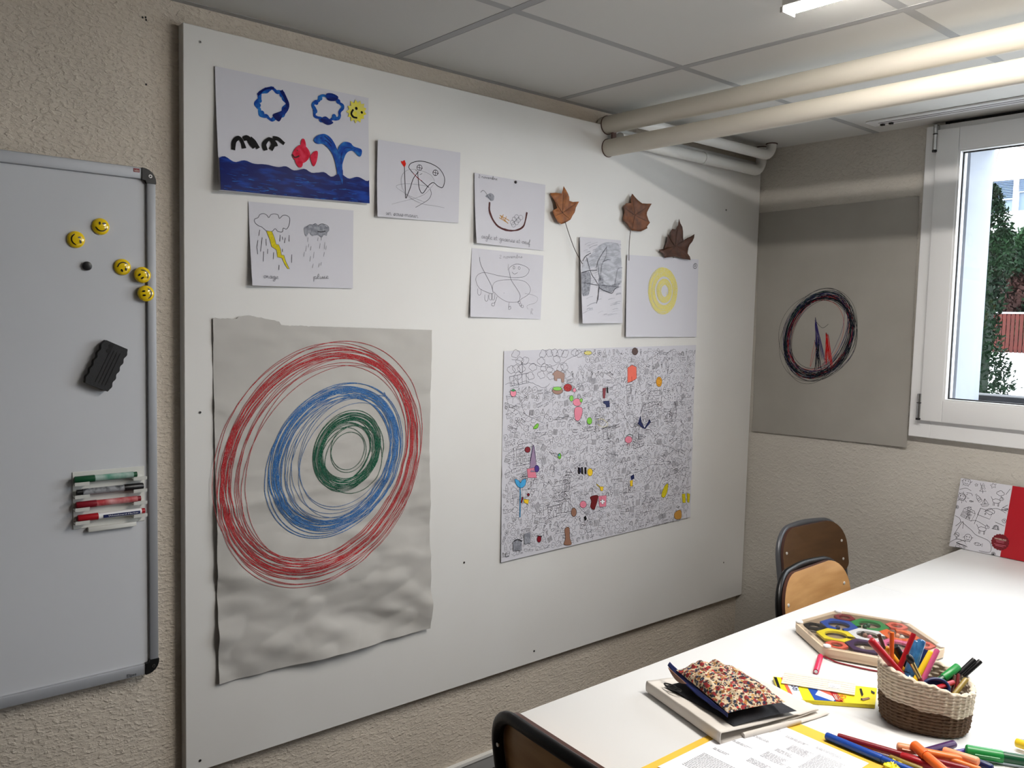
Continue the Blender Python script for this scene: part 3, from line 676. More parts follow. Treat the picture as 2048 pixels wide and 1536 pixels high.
# ---- 1 painting with clouds, fish and palm over blue sea
S = Sheet('L', [(430, 132), (737, 196), (740, 408), (440, 381)], curl(0.001, bl=0.020, br=0.010, tl=0.003, tr=0.002))
S.sheet('paper')
def lob(cx, cy, rx, ry, n, amp, ph=0):
    return [(cx + rx * (1 + amp * math.cos(n * a + ph)) * math.cos(a), cy + ry * (1 + amp * math.cos(n * a + ph)) * math.sin(a)) for a in [k * 2 * PI / 32 for k in range(32)]]
S.stroke(lob(543, 208, 29, 29, 8, 0.10), 8.5, 'paint_blue', closed=True, wv=0.5)
for (x, y) in ((519, 201), (517, 210), (563, 190), (532, 180), (550, 232), (524, 226)): S.disc(x, y, 6.0, 'paint_blue')
S.fill([(545, 230), (562, 222), (570, 214), (563, 236), (556, 243)], 'paint_navy')
S.stroke([(562, 181), (570, 195), (575, 212), (566, 228)], 9, 'paint_navy', wv=0.3)
S.stroke([(515, 190), (530, 178), (548, 176)], 6, 'paint_navy', wv=0.4)
S.stroke(lob(655, 217, 28, 25, 7, 0.10, 1), 8, 'paint_blue', closed=True, wv=0.5)
for (x, y) in ((632, 205), (630, 222), (640, 196), (668, 233), (642, 240), (676, 203)): S.disc(x, y, 6.5, 'paint_blue')
S.fill([(652, 188), (664, 187), (676, 194), (670, 202), (655, 200)], 'paint_navy'); S.fill([(640, 240), (650, 233), (660, 240), (666, 246), (654, 250)], 'paint_navy')
# sun
sunp = [(713, 214)]
for k in range(26):
    a = 2 * PI * k / 26; r = 17 + (6 if k % 2 else -1) * (0.6 + 0.5 * random.random())
    sunp.append((713 + r * math.cos(a) * 0.95, 223 + r * math.sin(a) * 1.1))
S.fill(sunp[1:], 'paint_yellow', smooth=False)
S.disc(712, 217, 4.2, 'paint_black'); S.disc(723, 225, 3.6, 'paint_black'); S.stroke([(706, 219), (702, 227), (706, 234), (714, 236)], 5.2, 'paint_black', wv=0.4)
# birds
for st in ([(466, 300), (468, 283), (477, 276), (484, 284), (488, 297)], [(486, 278), (495, 276), (501, 286), (508, 296)], [(500, 276), (508, 284), (516, 297)],
           [(531, 301), (528, 288), (538, 278), (546, 288), (541, 300)], [(541, 278), (549, 286), (552, 293)], [(546, 277), (556, 278), (568, 288)]):
    S.stroke(st, 10.5, 'paint_black', wv=0.35)
# fish
S.fill([(584, 312), (590, 297), (603, 289), (614, 296), (620, 309), (614, 321), (604, 327), (594, 325)], 'paint_red')
S.fill([(601, 289), (604, 278), (609, 280), (611, 293)], 'paint_red'); S.fill([(590, 322), (596, 334), (603, 334), (604, 325)], 'paint_red')
S.fill([(620, 313), (628, 303), (635, 304), (633, 322), (627, 333), (622, 324)], 'paint_red')
S.stroke([(584, 309), (589, 315), (598, 312)], 4, 'crayon_brown'); S.disc(594, 301, 1.8, 'crayon_brown')
# palm like fountain
S.fill([(627, 281), (633, 272), (648, 268), (661, 276), (670, 290), (674, 300), (678, 292), (688, 284), (700, 286), (707, 293), (722, 299), (722, 310), (717, 313), (705, 302), (693, 306), (686, 322), (684, 336), (687, 372), (677, 372), (672, 335), (663, 306), (647, 289), (634, 288)], 'paint_blue')
for st in ([(640, 276), (655, 285), (668, 303), (675, 330)], [(648, 272), (664, 288), (676, 308), (679, 370)], [(705, 297), (690, 296), (682, 310), (681, 340)], [(684, 340), (685, 370)]): S.stroke(st, 2.6, 'paint_navy', wv=0.4)
# sea
def sea():
    n = 60; off = S.layer(); vs = []; rows = 8
    for i in range(n + 1):
        u = i / n
        for j in range(rows + 1):
            t = 0.006 + (0.265 - 0.035 * u + 0.02 * noise.noise(Vector((u * 16, 0, 3))) + 0.012 * math.sin(u * 50) - 0.006) * j / rows
            a, b = S.bil(min(0.995, 0.004 + u), t); vs.append(S.pt(a, b, off))
    S.mb.add(vs, [(i * (rows + 1) + j, (i + 1) * (rows + 1) + j, (i + 1) * (rows + 1) + j + 1, i * (rows + 1) + j + 1) for i in range(n) for j in range(rows)], 'paint_navy')
    for k in range(60):
        u = 0.02 + random.random() * 0.86; v = 0.012 + (random.random() ** 2.2) * 0.17; l = 0.02 + random.random() * 0.07
        P = [S.bil(min(0.99, u + l * f), v + 0.004 * math.sin(f * 3 + k)) for f in (0, .25, .5, .75, 1)]
        w_ = (0.8 + random.random() * 1.8) / 1000; S.ribbon(P, [w_ * .3, w_, w_ * .8, w_ * 1.1, w_ * .2], 'paint_blue')
sea()
grp(S.build('painting', 'large child painting of clouds, smiling sun, red fish and blue sea', 'drawing'))

# ---- 2 drawing with red flower and round eyes
S = Sheet('L', [(756, 279), (921, 305), (917, 446), (755, 433)], curl(0.001, bl=0.012, br=0.003, tl=0.010))
S.sheet('paper')
k = 170 / 1536
def Z(pts): return [(760 + x * k, 280 + y * k) for x, y in pts]
S.stroke(Z([(885, 860), (770, 760), (640, 645), (540, 530), (520, 480), (570, 415), (720, 382), (900, 420), (1060, 510), (1150, 640), (1165, 760), (1125, 860), (1040, 830), (960, 770), (870, 830), (770, 962), (710, 880), (690, 720), (680, 575)]), 1.9, 'ink')
S.stroke(Z([(690, 575), (600, 700), (540, 880), (470, 1055)]), 1.9, 'ink'); S.stroke(Z([(440, 480), (450, 760), (462, 1050)]), 1.9, 'ink')
for cx_, cy_ in ((712, 500), (1000, 592)):
    S.stroke(Z([(cx_ + 46 * math.cos(a), cy_ + 50 * math.sin(a)) for a in [i * PI / 6 for i in range(12)]]), 1.5, 'ink', closed=True)
    S.stroke(Z([(cx_ - 46, cy_ - 10), (cx_ + 58, cy_ + 14)]), 1.3, 'ink'); S.stroke(Z([(cx_ + 3, cy_ - 48), (cx_ - 5, cy_ + 48)]), 1.3, 'ink')
S.stroke(Z([(640, 545), (700, 580)]), 1.0, 'crayon_brown'); S.stroke(Z([(715, 630), (760, 605)]), 1.0, 'ink'); S.stroke(Z([(600, 600), (680, 690), (760, 740)]), 1.2, 'crayon_red')
S.fill(Z([(375, 385), (405, 385), (425, 370), (445, 368), (455, 400), (466, 430), (450, 480), (435, 485), (400, 440)]), 'marker_red')
S.stroke(Z([(640, 1220), (760, 1150), (880, 1070), (925, 970), (900, 880)]), 1.1, 'ink_thin')
S.stroke(Z([(1160, 1225), (980, 1190), (780, 1160), (600, 1080), (440, 960), (300, 860), (320, 815), (480, 790), (700, 810), (860, 840)]), 0.8, 'pencil')
S.stroke(Z([(210, 1160), (400, 1110), (640, 1050), (800, 980), (900, 880), (980, 760), (920, 640), (760, 560), (560, 530), (430, 590), (380, 720), (410, 880), (480, 980), (600, 1040), (800, 1120)]), 0.7, 'pencil')
S.write('un sous-marin', Z([(105, 1350)])[0], Z([(690, 1410)])[0], 5.2, 'ink_thin', 0.8)
grp(S.build('drawing', 'ink drawing with a small red heart on a stick and two crossed eyes', 'drawing'))

# ---- 3 storm and rain
S = Sheet('L', [(497, 403), (707, 421), (706, 577), (505, 571)], curl(0.001, bl=0.016, br=0.004, tl=0.001))
S.sheet('paper')
k = 210 / 1800.0
def Z(pts): return [(495 + x * 215 / 1835, 400 + y * 180 / 1536) for x, y in pts]
S.stroke(Z([(320, 525), (240, 460), (190, 440), (130, 390), (120, 330), (180, 300), (210, 250), (270, 232), (330, 260), (362, 300), (400, 250), (460, 238), (520, 255), (545, 315), (600, 265), (660, 262), (715, 300), (720, 370), (700, 450), (660, 498), (610, 480), (600, 535), (570, 548), (510, 530), (470, 490), (415, 535), (320, 525)]), 1.3, 'ink_thin')
bolt = [(320, 530), (415, 535), (460, 650), (488, 755), (530, 765), (560, 830), (578, 935), (622, 945), (650, 1040), (715, 1180), (680, 1170), (630, 1090), (585, 992), (510, 975), (495, 855), (410, 795), (380, 680)]
S.fill(Z(bolt), 'marker_yellow', smooth=False); S.stroke(Z(bolt), 1.1, 'ink_thin', closed=True, n=1)
for (x, y, x2, y2) in ((208, 508, 192, 610), (178, 685, 160, 800), (160, 800, 174, 925), (250, 640, 222, 880), (315, 662, 320, 780), (345, 835, 340, 918), (275, 880, 268, 1048), (445, 893, 440, 1010), (558, 598, 550, 710), (592, 625, 604, 680), (645, 645, 630, 735), (710, 600, 710, 710), (596, 835, 596, 885), (755, 930, 752, 1070), (538, 1110, 535, 1195)):
    S.stroke(Z([(x, y), (x2, y2)]), 1.3, 'ink_thin')
S.fill(Z([(960, 500), (975, 465), (1020, 440), (1060, 420), (1100, 425), (1150, 402), (1195, 435), (1240, 412), (1300, 410), (1340, 450), (1380, 460), (1390, 520), (1360, 560), (1350, 610), (1300, 600), (1265, 640), (1200, 600), (1100, 610), (1050, 560), (1010, 615), (980, 600)]), 'graphite_mid')
S.stroke(Z([(1190, 535), (1260, 545), (1330, 530)]), 3, 'pencil_dark'); S.stroke(Z([(1200, 450), (1240, 412), (1300, 410), (1380, 455), (1385, 520)]), 0.9, 'pencil_dark'); S.stroke(Z([(1000, 470), (1060, 420), (1110, 425), (1160, 402), (1200, 440)]), 0.9, 'pencil_dark')
for (x, y, l) in ((1035, 640, 70), (1265, 630, 60), (1205, 640, 60), (1045, 750, 60), (1005, 780, 100), (1240, 740, 90), (1320, 720, 120), (1085, 790, 70), (970, 890, 80), (1135, 885, 110), (1310, 890, 75), (1075, 960, 90), (1120, 1090, 70), (1225, 1080, 70), (1262, 1060, 60), (1345, 780, 70)):
    S.stroke(Z([(x, y), (x - 12, y + l)]), 0.9, 'pencil')
S.write('orage', Z([(272, 1330)])[0], Z([(530, 1350)])[0], 5.0, 'ink_thin', 0.8)
S.write('pluie', Z([(1120, 1350)])[0], Z([(1385, 1340)])[0], 5.0, 'pencil_dark', 0.8)
grp(S.build('drawing', 'drawing of a storm cloud with yellow lightning next to a grey rain cloud', 'drawing'))

# ---- 4 boat nest drawing
k = 490 / 2048
def Z(pts): return [(930 + x * k, 330 + y * k) for x, y in pts]
S = Sheet('L', Z([(80, 65), (672, 165), (655, 716), (98, 652)]), curl(0.001, bl=0.014, br=0.002, tl=0.004))
S.sheet('paper')
S.stroke(Z([(205, 310), (205, 370), (225, 440), (275, 510), (350, 545), (430, 545), (485, 515), (505, 460), (517, 395)]), 6.0, 'crayon_brown', wv=0.5)
S.stroke(Z([(205, 315), (205, 400), (260, 500), (320, 540)]), 4.5, 'crayon_brown', wv=0.4)
for q in (((290, 420), (370, 465)), ((285, 440), (350, 480)), ((320, 415), (300, 450)), ((345, 430), (330, 470)), ((300, 430), (360, 490))): S.stroke(Z(list(q)), 2.2, 'crayon_ochre')
for (x, y) in ((395, 480), (430, 480), (410, 455), (445, 460), (405, 500), (430, 435), (465, 440)): S.stroke(Z([(x + 17 * math.cos(a), y + 20 * math.sin(a)) for a in [i * PI / 4 for i in range(8)]]), 0.8, 'ink_thin', closed=True)
S.fill(Z([(190, 245), (215, 235), (240, 255), (240, 290), (220, 300), (195, 280), (170, 262)]), 'graphite_mid'); S.stroke(Z([(130, 230), (150, 212), (175, 235), (190, 262), (215, 300)]), 1.2, 'pencil_dark')
S.write('2 novembre', Z([(110, 105)])[0], Z([(270, 128)])[0], 3.4, 'ink_thin', 0.8)
S.write('aigle et graines et oeuf', Z([(135, 612)])[0], Z([(545, 665)])[0], 5.0, 'ink_thin', 0.8)
grp(S.build('drawing', 'drawing of a brown boat shaped nest with eggs, held by a black pin', 'drawing'))
q = unp(*Z([(425, 143)])[0], 0, 0.034); b = MB(); b.tube([(0.0315, q.y, q.z), (0.0345, q.y, q.z), (0.036, q.y, q.z)], [0.0045, 0.0045, 0.003], 'c_black', 14)
tag(b.build('drawing_pin'), 'black drawing pin at the top of the boat drawing', 'drawing pin')

# ---- 5 pencil animal
S = Sheet('L', Z([(58, 693), (657, 757), (632, 1290), (45, 1268)]), curl(0.001, bl=0.010, br=0.002))
S.sheet('paper')
S.stroke(Z([(370, 900), (370, 860), (430, 828), (510, 850), (535, 885), (500, 930), (430, 942), (370, 938), (280, 925), (170, 900), (110, 915), (90, 960), (120, 1030), (200, 1070), (235, 1075)]), 1.0, 'ink_thin')
S.stroke(Z([(235, 1070), (230, 1010), (270, 970), (400, 958), (500, 975), (545, 1030), (530, 1080), (470, 1120), (440, 1145), (360, 1145), (290, 1110), (240, 1060)]), 0.9, 'pencil_dark')
S.stroke(Z([(122, 770), (130, 830), (180, 930), (220, 1010), (235, 1070)]), 1.2, 'ink_thin'); S.stroke(Z([(372, 900), (385, 960), (430, 1030), (460, 1090), (445, 1150)]), 1.1, 'ink_thin')
for (x, y) in ((120, 1055), (180, 1105), (215, 1095), (235, 1095)): S.stroke(Z([(x - 14, y - 22), (x - 14, y + 20), (x, y + 34), (x + 12, y + 18), (x + 14, y - 18)]), 0.9, 'pencil_dark')
S.stroke(Z([(268, 1100), (248, 1150), (225, 1155), (222, 1172), (242, 1178), (250, 1150)]), 0.9, 'pencil_dark'); S.stroke(Z([(368, 1148), (364, 1205), (382, 1200), (378, 1180), (364, 1190)]), 0.9, 'pencil_dark')
for (x, y) in ((455, 1150), (468, 1170), (480, 1182)): S.stroke(Z([(x - 12, y - 14), (x - 12, y + 6), (x + 6, y + 8), (x + 4, y - 12)]), 1.0, 'ink_thin')
S.stroke(Z([(500, 1075), (560, 1085), (605, 1110), (590, 1150), (520, 1175), (525, 1205)]), 0.7, 'pencil')
for (x, y) in ((408, 858), (452, 862)): S.stroke(Z([(x + 8 * math.cos(a), y + 12 * math.sin(a)) for a in [i * PI / 4 for i in range(8)]]), 0.9, 'ink_thin', closed=True)
S.stroke(Z([(392, 895), (412, 912), (438, 900)]), 1.0, 'ink_thin'); S.stroke(Z([(362, 828), (358, 880)]), 0.8, 'pencil'); S.stroke(Z([(540, 865), (528, 905)]), 0.8, 'pencil'); S.disc(*Z([(325, 1070)])[0], 0.9, 'ink_thin')
S.write('2 novembre', Z([(285, 780)])[0], Z([(480, 778)])[0], 3.6, 'pencil', 0.8); S.write('R', Z([(545, 1250)])[0], Z([(572, 1250)])[0], 6, 'pencil', 0.7)
grp(S.build('drawing', 'pencil outline drawing of a smiling four-legged animal below the boat drawing', 'drawing'))

# ---- 6 leaf rubbing
k2 = 120 / 922
def Z6(pts): return [(1140 + x * k2, 460 + y * k2) for x, y in pts]
S = Sheet('L', Z6([(150, 105), (780, 160), (810, 1430), (195, 1435)]), curl(0.002, bl=0.022, br=0.010, tl=0.006, tr=0.001, p=1.1))
S.sheet('paper')
S.fill(Z6([(175, 660), (240, 640), (300, 650), (320, 760), (290, 980), (240, 1010), (190, 1000), (175, 820)]), 'graphite_mid')
S.fill(Z6([(430, 250), (560, 190), (730, 210), (770, 330), (790, 500), (795, 760), (760, 840), (620, 900), (480, 860), (440, 700), (420, 560), (300, 600), (190, 640), (200, 500), (300, 400)]), 'graphite_wash')
S.fill(Z6([(200, 1100), (400, 1050), (700, 1130), (760, 1200), (500, 1230), (240, 1290), (205, 1200)]), 'graphite_wash') if False else None
S.fill(Z6([(450, 720), (560, 700), (760, 760), (740, 860), (620, 960), (500, 930), (440, 860)]), 'graphite_mid')
rnd = random.Random(3)
for i in range(170):
    x, y = 190 + rnd.random() * 570, 200 + rnd.random() * 1150
    if y > 960 and rnd.random() < 0.55: continue
    l = 40 + rnd.random() * 120; sl = -0.25 if x > 430 else -0.5
    x2 = min(780, x + l); S.stroke(Z6([(x, y), ((x + x2) / 2, y + sl * (x2 - x) / 2 - 4), (x2, y + sl * (x2 - x) * 0.8)]), 0.6 + rnd.random() * 1.8, 'rub_grey', n=3, wv=0.6)
for st, w_ in (([(558, 265), (500, 350), (430, 470), (405, 560), (400, 620)], 1.6), ([(558, 265), (550, 400), (500, 500), (480, 560), (460, 770)], 1.3), ([(430, 850), (390, 770), (320, 660), (250, 420)], 1.8), ([(190, 480), (240, 400), (315, 355)], 2.4), ([(170, 660), (280, 625), (410, 620)], 2.2),
               ([(200, 810), (300, 825), (430, 850)], 1.6), ([(440, 850), (460, 900), (560, 945), (640, 970), (690, 900), (750, 875)], 2.2), ([(440, 850), (600, 860), (740, 870)], 1.2), ([(500, 490), (560, 460), (620, 462)], 2.0), ([(680, 840), (700, 740), (730, 600), (800, 580)], 1.3), ([(440, 880), (432, 980), (420, 1070)], 3.6), ([(420, 1070), (400, 1130)], 2.2), ([(420, 480), (430, 600), (455, 760)], 1.0)):
    S.stroke(Z6(st), w_, 'pencil_dark', wv=0.4)
grp(S.build('drawing', 'narrow sheet with a grey pencil rubbing of a maple leaf', 'drawing'))

# ---- 7 yellow circle
S = Sheet('L', Z([(1355, 750), (1952, 790), (1935, 1438), (1345, 1436)]), curl(0.002, bl=0.012, br=0.003, tl=0.003, p=1.2))
S.sheet('paper')
rnd = random.Random(5)
for i in range(46):
    f = 0.28 + 0.72 * (i % 23) / 22; 
    if 0.52 < f < 0.64: f += 0.14
    cx_, cy_ = 1660 + 8 * rnd.random() - (f - 0.5) * 25, 1052
    S.stroke(Z([(cx_ + f * 118 * math.cos(a + i) * (1 + 0.03 * rnd.random()), cy_ + f * 190 * math.sin(a + i) * (1 + 0.03 * rnd.random())) for a in [j * PI / 9 for j in range(19)]]), 2.6, 'crayon_yellow', n=3, wv=0.4)
S.stroke(Z([(1680, 1060), (1682, 1090)]), 2, 'crayon_yellow')
S.stroke(Z([(1922, 822), (1908, 840), (1912, 862), (1930, 862), (1938, 838), (1926, 824), (1918, 850), (1930, 840)]), 1.8, 'ink')
grp(S.build('drawing', 'white sheet with a yellow crayon oval ring', 'drawing'))

# ---- dried leaves
def leaf(name, outline, stem, mt, label, h0, hub, seed, lift):
    P = [Vector(unp(px, py, 0, 0.030 + h0)) for px, py in outline]; C0 = unp(*hub, 0, 0.030 + h0)
    t = thing('dried_leaf', label, 'leaf', (0.031, C0.y, C0.z), group='dried maple leaves on the display board')
    n = len(P); P2 = []
    for i in range(n):
        a, c = P[i], P[(i + 1) % n]; P2 += [a, a.lerp(c, 0.5)]
    n = len(P2); rings = 5; vs = [C0.copy()]
    for r_ in range(1, rings + 1):
        for q in P2:
            v = C0.lerp(q, r_ / rings); f = (q - C0).length * r_ / rings
            v.x = 0.034 + lift * ((r_ / rings) ** 1.6) * (0.55 + 0.9 * noise.noise(Vector((q.y * 22, q.z * 22, seed)))) + h0 * 0.5
            v.x += 0.0022 * noise.noise(Vector((v.y * 90, v.z * 90, seed)))
            v.x = max(0.0325, v.x); vs.append(v)
    vs[0].x = 0.034 + h0 * 0.4
    fs = [(0, 1 + i, 1 + (i + 1) % n) for i in range(n)]
    for r_ in range(rings - 1):
        for i in range(n): fs.append((1 + r_ * n + i, 1 + (r_ + 1) * n + i, 1 + (r_ + 1) * n + (i + 1) % n, 1 + r_ * n + (i + 1) % n))
    b = MB(); b.add(vs, fs, mt); bl = b.build('blade', t, smooth=180, solid=0.0005)
    b = MB()
    for tip in (0, 1, 2, 3, 4):
        q = P[int(tip * len(P) / 5)]; path = [C0.lerp(q, f) for f in (0, 0.3, 0.6, 0.85)]
        for i, f in enumerate((0, 0.3, 0.6, 0.85)): path[i] = Vector((0.0352 + h0 * 0.5 + lift * f ** 1.6 * (0.55 + 0.9 * noise.noise(Vector((q.y * 22, q.z * 22, seed)))), path[i].y, path[i].z))
        b.tube(path, 0.0005, 'stem_brown', 6)
    b.build('veins', t)
    sp = [unp(px, py, 0, 0.034 + hh) for px, py, hh in stem]
    b = MB(); b.tube([Vector(q) for q in catmull(sp, 5)], 0.0011, 'stem_brown', 8); b.build('stem', t)
leaf('leaf', Z([(818, 178), (840, 240), (860, 300), (893, 310), (935, 308), (910, 360), (900, 400), (885, 430), (872, 458), (835, 485), (800, 494), (760, 480), (735, 430), (716, 382), (748, 360), (742, 320), (725, 270), (710, 235), (750, 232), (790, 240)]),
     [(1130, 443, 0.010), (1138, 468, 0.011), (1150, 500, 0.012), (1165, 528, 0.022)], 'leaf_ochre', 'light brown dried leaf with a long stalk, leftmost of the three', 0.008, Z([(832, 478)])[0] if False else Z([(815, 400)])[0], 1, 0.012)
leaf('leaf', Z([(1392, 240), (1425, 290), (1470, 322), (1510, 325), (1545, 325), (1525, 370), (1508, 420), (1515, 455), (1532, 482), (1508, 515), (1510, 530), (1460, 556), (1385, 548), (1345, 500), (1312, 460), (1325, 400), (1310, 350), (1330, 322), (1365, 320), (1375, 280)]),
     [(1261, 461, 0.010), (1259, 480, 0.011), (1258, 500, 0.014), (1258, 521, 0.02)], 'leaf_brown', 'brown dried leaf with a straight stalk, in the middle of the three', 0.008, Z([(1420, 420)])[0], 2, 0.014)
leaf('leaf', Z([(1781, 450), (1795, 520), (1812, 590), (1812, 640), (1850, 610), (1910, 578), (1885, 640), (1862, 690), (1840, 740), (1870, 795), (1810, 785), (1740, 765), (1700, 768), (1655, 778), (1640, 745), (1606, 710), (1650, 705), (1665, 640), (1672, 575), (1698, 620), (1705, 570), (1715, 535), (1745, 540)]),
     [(1346, 513, 0.008), (1347, 516, 0.005)], 'leaf_dark', 'dark brown pointed leaf tucked behind the yellow circle sheet', 0.006, Z([(1755, 680)])[0], 3, 0.014)

# ---- 8 big roll paper with crayon rings
def crinkle(u, v):
    u, v = min(1.0, max(0.0, u)), min(1.0, max(0.0, v))
    x = 0.0015 + 0.003 * (1 - v) + 0.012 * max(0, 0.12 - v) / 0.12 * (0.4 + 0.6 * u)
    n1 = noise.noise(Vector((u * 2.2 + 1, v * 7.5 + u * 2.0, 0.3))); n2 = noise.noise(Vector((u * 5, v * 16 + u * 3, 4.3))); n3 = noise.noise(Vector((u * 9, v * 26, 9.1)))
    amp = 0.0060 + 0.0220 * (1 - min(1, v / 0.55)) ** 0.8 if v < 0.55 else 0.0060
    n4 = noise.noise(Vector((u * 4 + v * 6, v * 11 - u * 5, 2.2)))
    x += amp * (0.62 * (n1 + 0.35) + 0.40 * n2 + 0.35 * abs(n4)) + 0.0032 * n3 * min(1, amp / 0.012) + 0.0030 * abs(n2)
    for (v0, sl, h) in ((0.49, 0.055, 0.0025), (0.30, -0.03, 0.002), (0.575, 0.02, 0.0014)):
        d = (v - v0 - sl * u) / 0.012; x += h * math.exp(-d * d) * (1 if u < 0.7 else max(0, (1 - u) / 0.3))
    if v > 0.97: x += 0.0
    return max(0.0008, x)
S = Sheet('L', [(426, 646), (864, 660), (861, 1257), (439, 1369)], crinkle)
def tear(u, v):
    if v < 0.9: return (0.0035 * math.sin(v * 7) * (1 if u > 0.95 else 0) , 0)
    t = (v - 0.9) / 0.1
    prof = 0.012 if u < 0.1 else (0.022 - abs(u - 0.14) * 0.1 if u < 0.27 else 0.0)
    return (0, t * (prof * max(0, 1) + 0.0025 * noise.noise(Vector((u * 60, 0, 0))) * (1 if u < 0.4 else 0.2)))
S.sheet('paper_roll', 110, 170, tear); S.lay = 80
rnd = random.Random(11)
def rings(cx, cy, loops, mt, w, jit=1.0, seed=0, rot=0.0):
    """a long scribble: loops = list of (rx, ry, dx, dy)"""
    pts = []; N = 26
    for i in range(len(loops) - 1):
        a0, a1 = loops[i], loops[i + 1]
        for j in range(N):
            t = j / N; g = [a0[m_] * (1 - t) + a1[m_] * t for m_ in range(4)]; a = 2 * PI * j / N
            x, y = g[0] * math.cos(a), g[1] * math.sin(a)
            pts.append((cx + g[2] + x * math.cos(rot) - y * math.sin(rot), cy + g[3] + x * math.sin(rot) + y * math.cos(rot)))
    S.stroke(pts, w, mt, n=8, wv=0.25)
def mk(n, rx, ry, sp, wild, wildn):
    out = []
    for i in range(n):
        f = rnd.gauss(0, sp); o_ = (rx * (1 + f) + rnd.gauss(0, 3.5), ry * (1 + f) + rnd.gauss(0, 3.5), rnd.gauss(0, rx * .036), rnd.gauss(0, ry * .036))
        if i % wildn == wildn - 1: f = -abs(rnd.gauss(0, wild)); o_ = (rx * (1 + f * 1.2), ry * (1 + f * 0.7), rnd.gauss(6, 5), rnd.gauss(4, 8))
        out.append(o_)
    return out
rings(637, 922, mk(18, 172, 227, 0.042, 0.10, 9), 'crayon_red', 1.5, rot=0.51)
rings(634, 924, mk(9, 180, 236, 0.035, 0.05, 9), 'crayon_red', 1.2, rot=0.50)
rings(642, 918, [(160, 216, 0, 0), (150, 200, 8, 10), (165, 225, 2, 0), (132, 205, 22, 14), (170, 226, 0, 0), (150, 212, 12, 16), (172, 230, -4, 0)], 'crayon_red', 1.2, rot=0.50)
rings(669, 915, mk(21, 114, 149, 0.050, 0.10, 10), 'crayon_blue', 1.8, rot=0.54)
rings(680, 912, [(112, 148, -6, 0), (95, 130, 6, 6), (112, 148, -6, 0), (84, 118, 14, 0), (108, 146, -4, 0), (74, 108, 22, -6), (104, 140, 0, 0), (90, 128, 10, 8), (80, 112, 20, 0), (96, 132, 8, -4), (112, 148, -6, 0)], 'crayon_blue', 1.1, rot=0.54)
rings(694, 902, mk(26, 57, 70, 0.12, 0.2, 9), 'crayon_green', 1.6, rot=0.47)
rings(694, 902, [(52, 62, 0, 0), (40, 44, -3, 2), (26, 34, 8, -3), (48, 60, 0, 2)], 'crayon_green', 1.4, rot=0.3)
S.stroke([(768, 784), (770, 792), (757, 790)], 2, 'crayon_blue')
tag(S.build('ring_drawing', 'large creased paper sheet with red, blue and green crayon rings', 'drawing'))

# ---- 10 sheet on the back wall
S = Sheet('B', [(1519, 426), (1838, 392), (1813, 895), (1504, 862)], lambda u, v: 0.0015 + 0.010 * (1 - v) ** 6 * 0.6 + 0.0025 * (0.5 + noise.noise(Vector((u * 1.5, v * 5, 2)))) + 0.006 * u ** 6 * (1 - v) ** 2, base=0.0)
S.sheet('paper_kraft', 40, 60)
k3 = 200 / 1336
def Z10(pts): return [(1540 + x * k3, 560 + y * k3) for x, y in pts]
rnd = random.Random(21)
def rings10(n, col, w, sp, seed, inner=0.0):
    r2 = random.Random(seed); pts = []; pr = None
    par = [(410 + r2.gauss(0, sp * 100) - inner, 560 + r2.gauss(0, sp * 100) - inner, 655 + r2.gauss(0, 24), 740 + r2.gauss(0, 28)) for _ in range(n + 1)]
    for i in range(n):
        for j in range(26):
            t = j / 26; g = [par[i][m_] * (1 - t) + par[i + 1][m_] * t for m_ in range(4)]; a = 2 * PI * t
            x, y = g[0] * math.cos(a), g[1] * math.sin(a); ro = 0.42
            pts.append((g[2] + x * math.cos(ro) - y * math.sin(ro), g[3] + x * math.sin(ro) + y * math.cos(ro)))
    S.stroke(Z10(pts), w, col, n=3)
rings10(12, 'pen_black', 1.3, 0.42, 1); rings10(9, 'pen_violet', 1.2, 0.38, 2); rings10(5, 'pen_red', 1.1, 0.4, 3, 20); rings10(6, 'pen_green', 1.1, 0.5, 4); rings10(20, 'pen_black', 1.4, 0.26, 5, 10); rings10(4, 'pen_black', 1.0, 0.6, 6, -40)
def cone(tx, ty, bx0, bx1, by, n, col, w, seed):
    r2 = random.Random(seed); pts = []
    for i in range(n):
        pts += [(tx + r2.gauss(0, 12), ty + r2.random() * 60), (bx0 + (bx1 - bx0) * (i + 0.5) / n + r2.gauss(0, 6), by + r2.gauss(0, 30))]
    S.stroke(Z10(pts), w, col, n=5)
cone(600, 500, 600, 760, 1060, 9, 'pen_violet', 1.3, 1); cone(640, 760, 590, 700, 1180, 9, 'pen_black', 1.4, 2); cone(765, 700, 720, 850, 1130, 12, 'pen_red', 1.5, 3)
S.stroke(Z10([(620, 560), (700, 640), (780, 590)]), 1.3, 'pen_black'); S.stroke(Z10([(600, 830), (560, 1000), (540, 1160), (620, 900)]), 1.1, 'pen_red')
S.stroke(Z10([(690, 1130), (760, 1090), (840, 1150), (900, 1100), (820, 1200), (720, 1160)]), 1.6, 'crayon_brown')
tag(S.build('ring_drawing', 'brownish grey sheet on the back wall with dark scribbled ring', 'drawing'))
